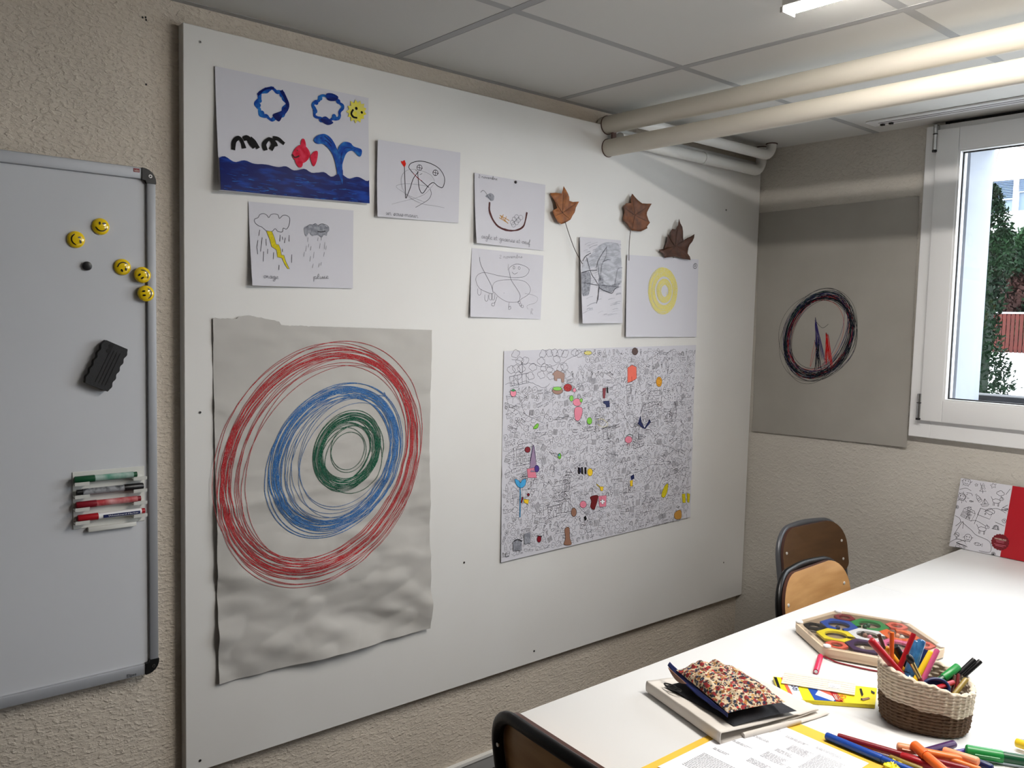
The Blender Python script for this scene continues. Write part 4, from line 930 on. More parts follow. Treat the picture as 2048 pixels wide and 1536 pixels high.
# ---------------------------------------------------------------- doodles of the colouring poster
def circ(x, y, rx, ry=None, n=12, a0=0, a1=2 * PI):
    ry = ry or rx; return [(x + rx * math.cos(a0 + (a1 - a0) * k / n), y + ry * math.sin(a0 + (a1 - a0) * k / n)) for k in range(n + 1)]
def rect(x0, y0, x1, y1): return [(x0, y0), (x1, y0), (x1, y1), (x0, y1), (x0, y0)]
def d_house(r):
    o = [rect(-.8, -.9, .8, .2), [(-1, .15), (0, 1), (1, .15), (-1, .15)], rect(-.2, -.9, .2, -.3)]
    o += [rect(x, -.2, x + .3, .05) for x in (-.6, .3)]; return o
def d_church(r):
    return [rect(-.4, -1, .4, .1), [(-.4, .1), (0, 1), (.4, .1)], rect(.4, -1, 1, -.3), circ(0, -.2, .15), rect(-.12, -1, .12, -.6), [(0, 1), (0, 1.15)], rect(.6, -.8, .8, -.5)]
def d_tree(r): return [circ(0, .3, .6, .65, 10), [(-.12, -.3), (-.12, -1)], [(.12, -.3), (.12, -1)], circ(-.2, .4, .15, n=6), circ(.25, .2, .12, n=6)]
def d_pine(r): return [[(-.6, -.6), (0, .1), (.6, -.6), (-.6, -.6)], [(-.45, -.1), (0, .6), (.45, -.1)], [(-.3, .4), (0, 1), (.3, .4)], [(0, -.6), (0, -1)]]
def d_cloud(r): return [circ(-.5, 0, .4, n=8, a0=PI * .5, a1=PI * 1.5) + circ(0, -.2, .45, n=6, a0=PI * 1.2, a1=PI * 1.8) + circ(.5, 0, .4, n=8, a0=-PI * .5, a1=PI * .5) + circ(0, .3, .5, .4, 8, 0, PI)]
def d_face(r): return [circ(0, 0, .8, .85, 14), circ(-.3, .2, .09, n=5), circ(.3, .2, .09, n=5), circ(0, -.1, .4, n=6, a0=PI * 1.15, a1=PI * 1.85), [(-.5, -.75), (-.6, -1)], [(.5, -.75), (.6, -1)], [(-.8, .1), (-1.1, -.1)], [(.8, .1), (1.1, .3)]]
def d_flower(r): return [circ(.5 * math.cos(k), .5 * math.sin(k), .35, n=7) for k in (0, 1.25, 2.5, 3.8, 5.0)] + [circ(0, 0, .25, n=7)]
def d_boat(r): return [[(-1, -.4), (1, -.4), (.7, -.9), (-.7, -.9), (-1, -.4)], [(0, -.4), (0, 1)], [(0, 1), (.8, -.2), (0, -.2)], [(0, .9), (-.6, -.2), (0, -.2)]]
def d_fish(r): return [circ(-.1, 0, .7, .35, 12), [(.6, 0), (1, .4), (1, -.4), (.6, 0)], circ(-.5, .08, .06, n=5), circ(-.1, 0, .25, n=5, a0=-1, a1=1)]
def d_sun(r): return [circ(0, 0, .45, n=10)] + [[(.6 * math.cos(a), .6 * math.sin(a)), (.95 * math.cos(a), .95 * math.sin(a))] for a in [k * PI / 4 for k in range(8)]]
def d_flag(r): return [[(-.6, -1), (-.6, 1)], rect(-.6, .2, .8, 1), [(.0, .6), (.25, .6)], [(.12, .47), (.12, .73)]]
def d_cheese(r): return [[(-.9, -.4), (.9, -.4), (.9, .2), (-.9, -.4)], [(-.9, -.4), (-.6, .3), (.9, .2)], circ(.3, -.2, .12, n=6), circ(.6, 0, .09, n=6), circ(0, -.3, .07, n=5)]
def d_mount(r): return [[(-1, -.7), (-.4, .7), (-.1, .2), (.2, .9), (1, -.7)], [(-.6, .25), (-.4, .1), (-.25, .35)], [(0, .5), (.2, .3), (.4, .5)]]
def d_bottle(r): return [[(-.25, .4), (-.35, .1), (-.35, -.9), (.35, -.9), (.35, .1), (.25, .4), (.12, .5), (.12, .95), (-.12, .95), (-.12, .5), (-.25, .4)], rect(-.35, -.5, .35, -.1)]
def d_spiral(r): return [[(.8 * k / 20 * math.cos(k * .8), .8 * k / 20 * math.sin(k * .8)) for k in range(20)]]
def d_star(r): return [[((.9 if k % 2 else .4) * math.cos(k * PI / 5), (.9 if k % 2 else .4) * math.sin(k * PI / 5)) for k in range(11)]]
def d_dog(r): return [circ(-.1, -.1, .6, .35, 10), circ(.6, .35, .3, .25, 8), [(-.5, -.4), (-.5, -.9), (-.35, -.9), (-.35, -.45)], [(.2, -.4), (.2, -.9), (.35, -.9), (.35, -.35)], [(-.7, 0), (-1, .5)], [(.5, .55), (.4, .8), (.65, .6)], circ(.65, .4, .05, n=4)]
def d_hatch(r): return [[(-.9 + k * .2, -.8), (-.8 + k * .2, .8)] for k in range(9)]
def d_dots(r): return [circ(r.uniform(-.8, .8), r.uniform(-.8, .8), .1, n=5) for _ in range(9)]
def d_rows(r): return [rect(-1, -.8, 1, .6)] + [rect(x, y, x + .22, y + .3) for x in (-.85, -.45, -.05, .35) for y in (-.6, -.1)] + [[(-1, .6), (-.7, 1), (.7, 1), (1, .6)]]
def d_tower(r): return [rect(-.3, -1, .3, .5), rect(-.4, .5, .4, .7), [(-.4, .7), (0, 1.1), (.4, .7)], rect(-.12, 0, .12, .25), rect(-.12, -.5, .12, -.2)]
def d_train(r): return [rect(-1, -.4, 1, .4), rect(-.8, 0, -.5, .3), rect(-.3, 0, 0, .3), rect(.2, 0, .5, .3), circ(-.6, -.55, .15, n=7), circ(0, -.55, .15, n=7), circ(.6, -.55, .15, n=7)]
def d_guy(r): return [circ(0, .65, .28, n=8), [(0, .35), (0, -.3), (-.35, -1)], [(0, -.3), (.35, -1)], [(-.5, .2), (0, .1), (.5, .3)], [(-.3, .9), (.3, .95)], rect(-.2, -.3, .2, .35)]
def d_blob(r): return [[((.6 + .3 * r.random()) * math.cos(k * PI / 5), (.6 + .3 * r.random()) * math.sin(k * PI / 5)) for k in range(10)] + [(.7, 0)], circ(-.1, 0, .2, n=6)]
def d_arch(r): return [circ(0, -.6, .8, 1.2, 10, 0, PI), circ(0, -.6, .6, .95, 10, 0, PI), [(-1, -.6), (1, -.6)]] + [[(x, -.6), (x, -.6 + 1.2 * math.sqrt(max(0, 1 - (x / .8) ** 2)))] for x in (-.4, 0, .4)]
DOOD = [d_house, d_church, d_tree, d_pine, d_cloud, d_face, d_flower, d_boat, d_fish, d_sun, d_flag, d_cheese, d_mount, d_bottle, d_spiral, d_star, d_dog, d_hatch, d_dots, d_rows, d_tower, d_train, d_guy, d_blob, d_arch]
def doodle(fn, cx, cy, sz, ang, r, emit, wob=0.05):
    ca, sa = math.cos(ang), math.sin(ang)
    for pl in fn(r):
        P = []
        for i, (x, y) in enumerate(pl):
            x += r.gauss(0, wob * .6); y += r.gauss(0, wob * .6)
            P.append((cx + sz * (x * ca - y * sa), cy + sz * (x * sa + y * ca)))
        emit(P)
# ---- 9 colouring poster
SP = Sheet('L', [(1008, 702), (1392, 690), (1381, 1034), (1002, 1125)], lambda u, v: 0.002 + 0.004 * (1 - v) ** 4 + 0.0022 * math.exp(-((v - 0.41 - 0.02 * u) / 0.02) ** 2) + 0.0008 * math.sin(v * 9 + u * 4) + 0.0015 * math.exp(-((u - 0.47) / 0.015) ** 2))
SP.sheet('paper', 60, 60)
rp = random.Random(77); SP.step = 0.0
A0, A1, B0, B1 = SP.a0, SP.a1, SP.b0, SP.b1
def inside(a, b, m_=0.004):
    u, v = SP.uv(a, b); return m_ < u < 1 - m_ and m_ < v < 1 - m_
def clipemit(w, mt):
    def em(P):
        P = [q for q in P if inside(*q)]
        if len(P) > 1: SP.ribbon(P, w, mt)
    return em
cell = 0.0240; nx, ny = int((A1 - A0) / cell), int((B1 - B0) / cell)
for j in range(ny + 1):
    for i in range(nx + 1):
        a = A0 + (i + 0.5 + (0.5 if j % 2 else 0)) * cell + rp.gauss(0, 0.002); b_ = B0 + (j + 0.5) * cell + rp.gauss(0, 0.002)
        if not inside(a, b_, 0.01): continue
        u, v = SP.uv(a, b_)
        if u < 0.36 and v > 0.82 and (u + (1 - v) * 1.2) < 0.45:
            if rp.random() < 0.45: doodle(d_cloud, a, b_, 0.019, rp.gauss(0, .3), rp, clipemit(0.0009, 'ink_thin'))
            continue
        fn = rp.choice(DOOD)
        doodle(fn, a, b_, 0.0115 + rp.random() * 0.0035, rp.gauss(0, 0.35), rp, clipemit(0.0006 + rp.random() * 0.0003, 'ink_thin' if rp.random() < 0.75 else 'ink'))
for k in range(16):      # bigger buildings and winding ground lines
    u, v = rp.uniform(.06, .94), rp.uniform(.06, .8); a, b_ = SP.bil(u, v)
    doodle(rp.choice([d_rows, d_tower, d_church, d_house, d_arch]), a, b_, 0.030 + rp.random() * 0.012, rp.gauss(0, .08), rp, clipemit(0.0010, 'ink'))
for k in range(22):
    a, b_ = SP.bil(rp.uniform(0, .8), rp.uniform(.05, .98)); P = []
    ang = rp.gauss(0, .4)
    for i in range(30): a += 0.007 * math.cos(ang); b_ += 0.007 * math.sin(ang); ang += rp.gauss(0, .25); P.append((a, b_))
    clipemit(0.0009, 'ink_thin')(P)
SP.lay = 10; SP.step = 2.2e-6
kp = 400 / 1365.0
def ZP(pts): return [(1000 + x * kp, 680 + y * kp) for x, y in pts]
def pf(pts, mt, sm=True):
    SP.fill(ZP(pts), mt, smooth=sm); SP.stroke(ZP(pts), 1.0, 'ink', closed=True, n=4 if sm else 1)
def ell(cx, cy, rx, ry, n=12): return [(cx + rx * math.cos(2 * PI * k / n), cy + ry * math.sin(2 * PI * k / n)) for k in range(n)]
pf([(870, 190), (900, 170), (930, 185), (932, 262), (905, 280), (870, 292)], 'c_coral', False); SP.stroke(ZP([(872, 230), (930, 215)]), 1.2, 'ink'); SP.stroke(ZP([(895, 190), (900, 285)]), 1, 'ink')
pf(ell(1085, 285, 20, 34), 'c_amber'); SP.stroke(ZP(ell(1085, 285, 12, 22) + [(1097, 285)]), 1.2, 'crayon_brown')
pf(ell(920, 78, 20, 25), 'c_brown'); pf(ell(600, 88, 26, 14), 'crayon_yellow')
pf([(372, 215), (390, 205), (440, 230), (436, 290), (420, 290), (415, 262), (390, 262), (388, 280), (370, 275), (368, 240), (355, 238)], 'c_tan', False)
pf(ell(392, 345, 36, 26), 'c_tan'); pf(ell(390, 332, 30, 13), 'c_limegreen'); pf(ell(462, 325, 28, 26), 'crayon_red'); pf(ell(507, 342, 11, 14), 'c_rose')
pf(ell(90, 362, 20, 25), 'c_rose'); pf([(70, 345), (90, 335), (110, 345), (90, 352)], 'c_green', False)
pf(ell(487, 398, 13, 20), 'c_limegreen'); pf(ell(525, 425, 28, 26), 'c_rose'); pf(ell(553, 412, 9, 14), 'c_limegreen'); pf([(510, 465), (555, 460), (560, 500), (540, 548), (512, 540)], 'c_rose')
pf([(700, 330), (722, 325), (716, 398), (702, 398)], 'c_darkred', False); pf([(725, 325), (735, 322), (738, 360), (728, 362)], 'c_black', False)
pf([(703, 418), (745, 415), (748, 455), (726, 460), (720, 440), (705, 430)], 'c_navy', False)
pf(ell(610, 552, 17, 24), 'c_limegreen'); SP.stroke(ZP([(610, 570), (612, 595)]), 1.4, 'ink'); SP.stroke(ZP([(665, 545), (700, 540), (735, 575), (705, 595), (665, 575)]), 1.2, 'crayon_yellow')
pf([(225, 605), (245, 575), (262, 572), (255, 600)], 'c_limegreen'); pf([(940, 570), (958, 515), (965, 560), (985, 600), (1020, 540), (1028, 560), (990, 605), (1010, 612), (970, 600)], 'c_navy', False)
pf(ell(876, 680, 24, 24), 'c_rose'); SP.stroke(ZP([(860, 655), (880, 645), (905, 650)]), 2, 'crayon_green'); SP.stroke(ZP([(870, 705), (868, 722)]), 1.6, 'crayon_red'); SP.stroke(ZP([(882, 705), (884, 722)]), 1.6, 'crayon_red')
pf(ell(187, 748, 19, 20), 'c_darkred'); pf(ell(405, 792, 11, 20), 'c_limegreen'); pf(ell(402, 790, 6, 12), 'c_cyanblue')
pf([(203, 850), (227, 715), (247, 850), (240, 900), (208, 900)], 'c_lilac', False); SP.stroke(ZP([(203, 850), (227, 715), (247, 850)]), 1.6, 'pen_violet'); pf([(182, 880), (235, 870), (250, 940), (190, 940)], 'c_rose', False); pf(ell(250, 878, 16, 24), 'c_violet')
for x in (530, 552, 575): pf([(x, 868), (x + 12, 870), (x + 14, 915), (x + 2, 912)], 'c_black', False)
pf(ell(613, 902, 18, 26), 'c_yellow'); pf([(540, 875), (548, 872), (550, 905), (543, 905)], 'c_navy', False)
pf([(132, 960), (140, 1040), (138, 1210), (132, 1210), (134, 1040)], 'c_cyanblue', False); pf([(100, 950), (125, 958), (138, 975), (150, 955), (175, 950), (170, 990), (140, 1010), (112, 990)], 'c_cyanblue')
pf([(160, 1085), (195, 1090), (190, 1120), (165, 1110)], 'c_yellow', False); pf(ell(192, 1055, 8, 9), 'c_darkred'); pf([(140, 1110), (150, 1070), (158, 1075), (148, 1112)], 'c_darkred', False)
pf([(615, 1070), (665, 1060), (662, 1100), (650, 1140), (640, 1158), (616, 1140), (622, 1100)], 'c_maroon'); pf([(670, 1065), (725, 1060), (722, 1135), (678, 1140)], 'c_rose', False)
pf([(692, 1088), (705, 1088), (705, 1118), (692, 1118)], 'paper_white', False); pf([(682, 1097), (714, 1096), (714, 1108), (682, 1109)], 'paper_white', False)
pf(ell(566, 1122, 22, 24), 'c_rose'); pf(ell(502, 1175, 18, 30), 'c_tan'); SP.stroke(ZP(ell(502, 1175, 18, 30) + [(520, 1175)]), 1.4, 'ink'); pf([(570, 1210), (582, 1198), (590, 1222), (578, 1235)], 'c_black', False)
pf([(655, 978), (680, 1000), (705, 1000), (700, 1030), (685, 1028), (680, 1005), (660, 990)], 'c_yellow', False); pf([(885, 960), (905, 955), (902, 998), (888, 998)], 'c_yellow', False); pf([(890, 930), (912, 915), (914, 945), (895, 955)], 'c_navy', False)
pf([(1100, 1060), (1120, 1000), (1145, 980), (1138, 1040), (1118, 1075)], 'marker_yellow'); pf([(1240, 1050), (1262, 1048), (1265, 1110), (1245, 1110)], 'marker_yellow', False); pf([(1275, 1045), (1295, 1050), (1290, 1110), (1276, 1105)], 'marker_yellow', False); pf([(1190, 1180), (1230, 1160), (1235, 1215), (1195, 1220)], 'crayon_ochre')
pf([(440, 1290), (470, 1280), (475, 1350), (485, 1395), (435, 1395), (445, 1350)], 'c_tan'); pf(ell(265, 1358, 14, 22), 'c_darkred'); SP.stroke(ZP([(250, 1335), (285, 1340)]), 2, 'ink')
pf([(85, 1380), (110, 1365), (145, 1375), (145, 1435), (88, 1440)], 'graphite_mid', False); pf([(160, 1325), (205, 1310), (205, 1385), (165, 1395)], 'graphite_mid', False); SP.stroke(ZP([(90, 1375), (118, 1360), (150, 1372)]), 2.2, 'ink')
for k in range(8): SP.stroke(ZP([(90 + k * 7, 1382), (92 + k * 7, 1436)]), 1.0, 'ink_thin')
SP.stroke(ZP([(40, 1450), (36, 1478), (60, 1474)]), 2.0, 'ink')
SP.stroke(ZP([(150, 150), (152, 225)]), 1.3, 'ink_thin'); SP.stroke(ZP([(64, 250), (190, 225), (196, 290), (70, 315), (64, 250)]), 1.1, 'ink_thin', n=1)
for k in range(4): SP.stroke(ZP([(90 + k * 28, 243 - k * 5), (96 + k * 28, 310 - k * 6)]), 0.9, 'ink_thin')
tag(SP.build('colouring_poster', 'folded colouring poster crowded with fine line drawings, few coloured in', 'poster'))

# ---------------------------------------------------------------- picture box on the far table
t = thing('picture_box', 'flat box with line drawings and a red side leaning on the back wall', 'box', (1.05, -0.06, 0.74))
# front face lies between the bottom front edge and the wall side top edge
B0_ = Vector((0.884, -0.062, 0.7405)); BX = Vector((1, 0, 0)); BW = 0.36
topL = unp(1922, 956, 1, -0.030); BYv = (topL - B0_); BYv.x = 0; BH = BYv.length; BYv.normalize(); BN = BX.cross(BYv); BN = -BN if BN.y > 0 else BN
shear = (topL.x - B0_.x) / BH
def BP(u, v, h=0.0): return B0_ + BX * (u + v * shear) + BYv * v + BN * h
TH = 0.022
b = MB(); b.prism([BP(0, 0, -TH), BP(BW, 0, -TH), BP(BW, BH, -TH), BP(0, BH, -TH)], BN * TH, 'paper'); b.build('box_body', t, bevel=0.0006, bseg=1)
def boxuv(px, py):
    d = ray(px, py); tt = (B0_ - CAM).dot(BN) / d.dot(BN); q = CAM + d * tt - B0_; return q.dot(BX) - q.dot(BYv) * shear, q.dot(BYv)
def ZB(x, y): return boxuv(1880 + x / 7.68, 940 + y / 7.68)
RU = (ZB(930, 1345)[0] + ZB(1110, 235)[0]) / 2
b = MB(); b.prism([BP(RU, 0.0, 0.0002), BP(BW - 0.0, 0.0, 0.0002), BP(BW, BH - 0.0, 0.0002), BP(RU, BH, 0.0002)], BN * 0.0006, 'c_boxred'); b.build('red_band', t, smooth=0)['label'] = 'plain red part of the lid'
b = MB(); cu, cv = ZB(925, 1108); pts = []
for k in range(72):
    a = 2 * PI * k / 72; rr = 0.0265 * (1 + 0.045 * math.cos(a * 18)); pts.append(BP(cu + rr * math.cos(a), cv + rr * math.sin(a), 0.0010))
b.prism(pts, BN * 0.0004, 'c_badge'); 
text3d(b, 'SWITZERLAND', BP(cu - 0.0185, cv + 0.0068, 0.0016), BX, BYv, 0.036, 0.0052, 'c_cream')
rr_ = random.Random(2)
for row, (ln) in enumerate((0.026, 0.022, 0, 0.034, 0.024)):
    x = -ln / 2; yv = cv + 0.003 - row * 0.0042
    while x < ln / 2:
        w_ = 0.0012 + rr_.random() * 0.0008; b.add([BP(cu + x, yv, 0.0016), BP(cu + x + w_, yv, 0.0016), BP(cu + x + w_, yv + 0.0013, 0.0016), BP(cu + x, yv + 0.0013, 0.0016)], [(0, 1, 2, 3)], 'c_rose'); x += w_ + 0.0007
b.build('round_badge', t, smooth=0)['label'] = 'dark red scalloped badge with white lettering'
b = MB()
def bem(w, mt='ink'):
    cnt = [0]
    def em(P):
        P = [(min(RU - 0.001, max(0.001, x)), min(BH - 0.001, max(0.001, y))) for x, y in P]; n = len(P); vs = []
        em.k += 1; h = 0.0003 + em.k * 0.000002
        for i in range(n):
            a, c = P[max(0, i - 1)], P[min(n - 1, i + 1)]; dx, dy = c[0] - a[0], c[1] - a[1]; d = math.hypot(dx, dy) or 1
            nx_, ny_ = -dy / d * w / 2, dx / d * w / 2; vs += [BP(P[i][0] + nx_, P[i][1] + ny_, h), BP(P[i][0] - nx_, P[i][1] - ny_, h)]
        b.add(vs, [(2 * i, 2 * i + 1, 2 * i + 3, 2 * i + 2) for i in range(n - 1)], mt)
    em.k = 0; return em
E_ = bem(0.0011); rb = random.Random(5)
def dB(fn, x, y, sz, ang=0): u, v = ZB(x, y); doodle(fn, u, v, sz * 1.3, ang, rb, E_, 0.03)
dB(d_face, 410, 180, 0.012, -.1); dB(d_sun, 350, 420, 0.0165); dB(d_face, 335, 410, 0.0115); dB(d_bottle, 590, 430, 0.012, 0.7); dB(d_pine, 660, 280, 0.013, .1); dB(d_dog, 880, 470, 0.016); dB(d_star, 820, 240, 0.009); dB(d_flag, 650, 740, 0.022, -.2)
dB(d_rows, 430, 680, 0.015, -.3); dB(d_guy, 440, 660, 0.017); dB(d_dog, 660, 900, 0.016); dB(d_arch, 860, 880, 0.009); dB(d_face, 430, 1040, 0.011); dB(d_house, 330, 1160, 0.015, -.2); dB(d_fish, 580, 1140, 0.011); dB(d_cloud, 770, 640, 0.012); dB(d_tree, 260, 1010, 0.009); dB(d_spiral, 260, 570, 0.007); dB(d_cloud, 930, 360, 0.010); dB(d_cheese, 1000, 600, 0.009); dB(d_flower, 820, 1290, 0.006); dB(d_star, 560, 230, 0.005); dB(d_fish, 480, 480, 0.005); dB(d_boat, 690, 500, 0.010, .2); dB(d_blob, 990, 780, 0.007)
for pl in ([(210, 1000), (350, 790), (350, 900)], [(340, 800), (480, 920), (560, 1000), (760, 1100), (770, 1260), (600, 1240)], [(240, 860), (330, 790)], [(470, 780), (560, 780), (700, 860)], [(680, 640), (860, 590), (1010, 660)], [(960, 580), (1040, 540)], [(850, 800), (990, 860)], [(230, 700), (300, 740), (320, 800)], [(300, 300), (400, 280), (480, 320)], [(410, 350), (480, 360), (500, 400)], [(1010, 380), (1080, 290)], [(620, 200), (660, 330)], [(150, 1110), (260, 1060), (400, 1100)]):
    E_([(q.x, q.y) for q in catmull([Vector((*ZB(*p_), 0)) for p_ in pl], 5)])
b.build('line_drawings', t, smooth=0)['label'] = 'black line drawings on white'
# ---------------------------------------------------------------- chairs
def chair(label, loc, rz, wood, tube, tr=0.0115):
    t = thing('school_chair', label, 'chair', loc, rot=(0, 0, rz))
    W, RC, HT = 0.190, 0.095, 0.790
    def bx_(z): return -max(0.0, z - 0.44) * 0.16 + 0.05
    def bow(y): return 0.55 * y * y
    def upath(w, rc, zt, z0):
        P = [(w, z0), (w, (z0 + zt - rc) / 2), (w, zt - rc)]
        P += [(w - rc + rc * math.cos(a), zt - rc + rc * math.sin(a)) for a in [k * PI / 16 for k in range(1, 9)]]
        P += [(0.4 * (w - rc), zt + 0.003), (0, zt + 0.004)]
        L_ = [(-y, z) for y, z in P[:-1]][::-1]
        return P + L_
    P = upath(W, RC, HT - tr, 0.44)
    path = [(bx_(z) + bow(y), y, z) for y, z in P]
    b = MB(); b.tube([(0.075, W, 0.40)] + path + [(0.075, -W, 0.40)], tr, tube, 14, flat=0.8, upv=(0, 1, 0)); b.build('back_frame', t, local=True)
    # curved plywood rest
    b = MB(); zt, zb, w, r1 = HT - 0.009, 0.600, W + 0.001, 0.094
    out = []
    for (y, z, rr, a0) in ((w, zt, r1, 0), (-w, zt, r1, 90), (-w, zb, 0.03, 180), (w, zb, 0.03, 270)):
        sy, sz = (1 if y > 0 else -1), (1 if z == zt else -1)
        for k in range(9):
            a = math.radians(a0 + 90 * k / 8); out.append((y - sy * rr + rr * math.cos(a), z - sz * rr + rr * math.sin(a)))
    n = len(out); vs = []; cz = (zt + zb) / 2; R_ = 8
    def PP(y, z, side): return Vector((bx_(z) + bow(y) + (tr * 0.9 + 0.010 if side else tr * 0.9), y, z))
    fr_, bk_ = [], []
    for r_ in range(R_ + 1):
        f = r_ / R_; fr_ += [PP(y * f, cz + (z - cz) * f, 1) for y, z in out]; bk_ += [PP(y * f, cz + (z - cz) * f, 0) for y, z in out]
    fs = [(r_ * n + i, r_ * n + (i + 1) % n, (r_ + 1) * n + (i + 1) % n, (r_ + 1) * n + i) for r_ in range(R_) for i in range(n)]
    b.add(fr_, fs, wood); b.add(bk_, [f[::-1] for f in fs], wood)
    b.add([fr_[R_ * n + i] for i in range(n)] + [bk_[R_ * n + i] for i in range(n)], [(i, (i + 1) % n, n + (i + 1) % n, n + i) for i in range(n)], 'c_brown')
    br_ = b.build('backrest', t, local=True, smooth=40)
    for (y, z) in ((W - 0.026, HT - 0.085), (-W + 0.026, HT - 0.085), (W - 0.026, 0.64), (-W + 0.026, 0.64)):
        q = PP(y, z, 1); b = MB(); b.tube([q, q + Vector((0.0022, 0, 0)), q + Vector((0.003, 0, 0))], [0.0052, 0.0048, 0.002], 'rivet_steel', 14); b.build('rivet', t, local=True)
        b = MB(); b.tube([PP(y, z, 0) - Vector((tr * 1.9, 0, 0)), PP(y, z, 0) - Vector((tr * 1.7, 0, 0))], 0.004, 'chrome', 10); rv = b.build('rivet', t, local=True)
    # seat
    b = MB(); b.grid(lambda u, v: Vector((0.06 + 0.36 * u, (v - 0.5) * 0.38 * (1 - 0.06 * u), 0.43 - 0.012 * math.sin(u * PI) + 0.03 * (v - .5) ** 2 - 0.02 * max(0, u - 0.85) / 0.15)), 14, 14, wood)
    b.build('seat', t, local=True, solid=0.010)
    for s_ in (-1, 1):
        b = MB(); b.tube([(0.075, s_ * W, 0.405), (0.0, s_ * (W + 0.01), 0.0)], tr, tube, 12); lg = b.build('leg', t, local=True)
        b = MB(); b.tube([(0.39, s_ * (W - 0.02), 0.405), (0.42, s_ * (W + 0.01), 0.0)], tr, tube, 12); b.build('leg', t, local=True)
        b = MB(); b.tube([(0.06, s_ * W, 0.405), (0.40, s_ * (W - 0.02), 0.405)], tr, tube, 12); b.build('side_rail', t, local=True)
    return t
chair('dark plywood school chair with a grey tube frame, near the back wall', (0.50, -0.335, 0), math.radians(-4), 'wood_ply_dark', 'tube_grey')
chair('light plywood school chair with a black tube frame beside the table', (0.785, -0.822, 0), math.radians(2), 'wood_ply', 'tube_black')
chair('black-framed school chair seen from behind in the foreground', (1.10, -2.14, 0), math.radians(86), 'wood_ply', 'tube_black', 0.0125)

# ---------------------------------------------------------------- tables
def table(label, x0, x1, y0, y1):
    t = thing('classroom_table', label, 'table', ((x0 + x1) / 2, (y0 + y1) / 2, 0), group='white tables pushed together')
    b = MB(); b.bx((x0, y0, 0.716), (x1, y1, 0.74 if y0 < -1 else 0.7388), 'laminate'); b.build('table_top', t, bevel=0.0012, bseg=2)
    for (a0, a1, c0, c1) in ((x0 + 0.09, x1 - 0.09, y0 + 0.07, y0 + 0.09), (x0 + 0.09, x1 - 0.09, y1 - 0.09, y1 - 0.07), (x0 + 0.12, x0 + 0.14, y0 + 0.09, y1 - 0.09), (x1 - 0.09, x1 - 0.07, y0 + 0.09, y1 - 0.09)):
        b = MB(); b.bx((a0, c0, 0.67), (a1, c1, 0.716), 'tube_grey'); b.build('apron', t, smooth=0)
    for lx in (x0 + 0.135, x1 - 0.08):
        for ly in (y0 + 0.08, y1 - 0.08):
            b = MB(); b.tube([(lx, ly, 0.716), (lx, ly, 0.012)], 0.018, 'tube_grey', 16); b.tube([(lx, ly, 0.014), (lx, ly, 0.0)], 0.02, 'c_black', 16); b.build('leg', t)
table('long white table in the foreground carrying the basket and the papers', 0.923, 1.723, -2.085, -0.7132)
table('white table against the back wall carrying the picture box', 0.923, 1.723, -0.7090, -0.022)
ZT = 0.7403
def T(px, py, z=ZT): return unp(px, py, 2, z)

# ---------------------------------------------------------------- hexagonal colour puzzle
HC = Vector((1.156, -1.177, ZT)); HA = math.radians(23.5)
t = thing('wooden_bead_puzzle', 'hexagonal wooden colour sorting puzzle with six coloured rings round a white one', 'puzzle', HC)
def hexp(R, z, cr=0.18):
    out = []
    for k in range(6):
        a = HA + k * PI / 3; v = Vector((math.cos(a), math.sin(a), 0)); p0 = Vector((math.cos(a - PI / 3), math.sin(a - PI / 3), 0)); p1 = Vector((math.cos(a + PI / 3), math.sin(a + PI / 3), 0))
        A_, B_ = v.lerp(p0, cr * 0.5), v.lerp(p1, cr * 0.5)
        for j in range(5):
            s_ = j / 4; q = A_ * (1 - s_) ** 2 + v * 2 * s_ * (1 - s_) + B_ * s_ * s_; out.append(HC + q * R + Vector((0, 0, z)))
    return out
b = MB(); b.prism(hexp(0.164, 0.004), (0, 0, 0.008), 'puzzle_wood'); b.build('base_board', t, bevel=0.002)
b = MB(); b.prism(hexp(0.158, 0.0118), (0, 0, 0.0012), 'puzzle_floor'); b.build('track_floor', t, smooth=0)
for k in range(6):
    a = HA + k * PI / 3; q = HC + Vector((0.145 * math.cos(a), 0.145 * math.sin(a), 0)); b = MB(); b.tube([q, q + Vector((0, 0, 0.0042))], 0.006, 'c_cream', 14); b.build('foot', t)
o_, i_ = hexp(0.165, 0.0122), hexp(0.150, 0.0122, 0.3); n = len(o_); zt_ = Vector((0, 0, 0.0115))
b = MB(); b.add(o_ + i_ + [q + zt_ for q in o_] + [q + zt_ for q in i_], [(i, (i + 1) % n, 2 * n + (i + 1) % n, 2 * n + i) for i in range(n)] + [(n + (i + 1) % n, n + i, 3 * n + i, 3 * n + (i + 1) % n) for i in range(n)] + [(2 * n + i, 2 * n + (i + 1) % n, 3 * n + (i + 1) % n, 3 * n + i) for i in range(n)] + [((i + 1) % n, i, n + i, n + (i + 1) % n) for i in range(n)], 'puzzle_wood')
b.build('rim', t, smooth=30)
b = MB(); b.prism(hexp(0.161, 0.0240), (0, 0, 0.0016), 'clear_plastic'); b.build('clear_cover', t, smooth=0)['label'] = 'clear plastic cover'
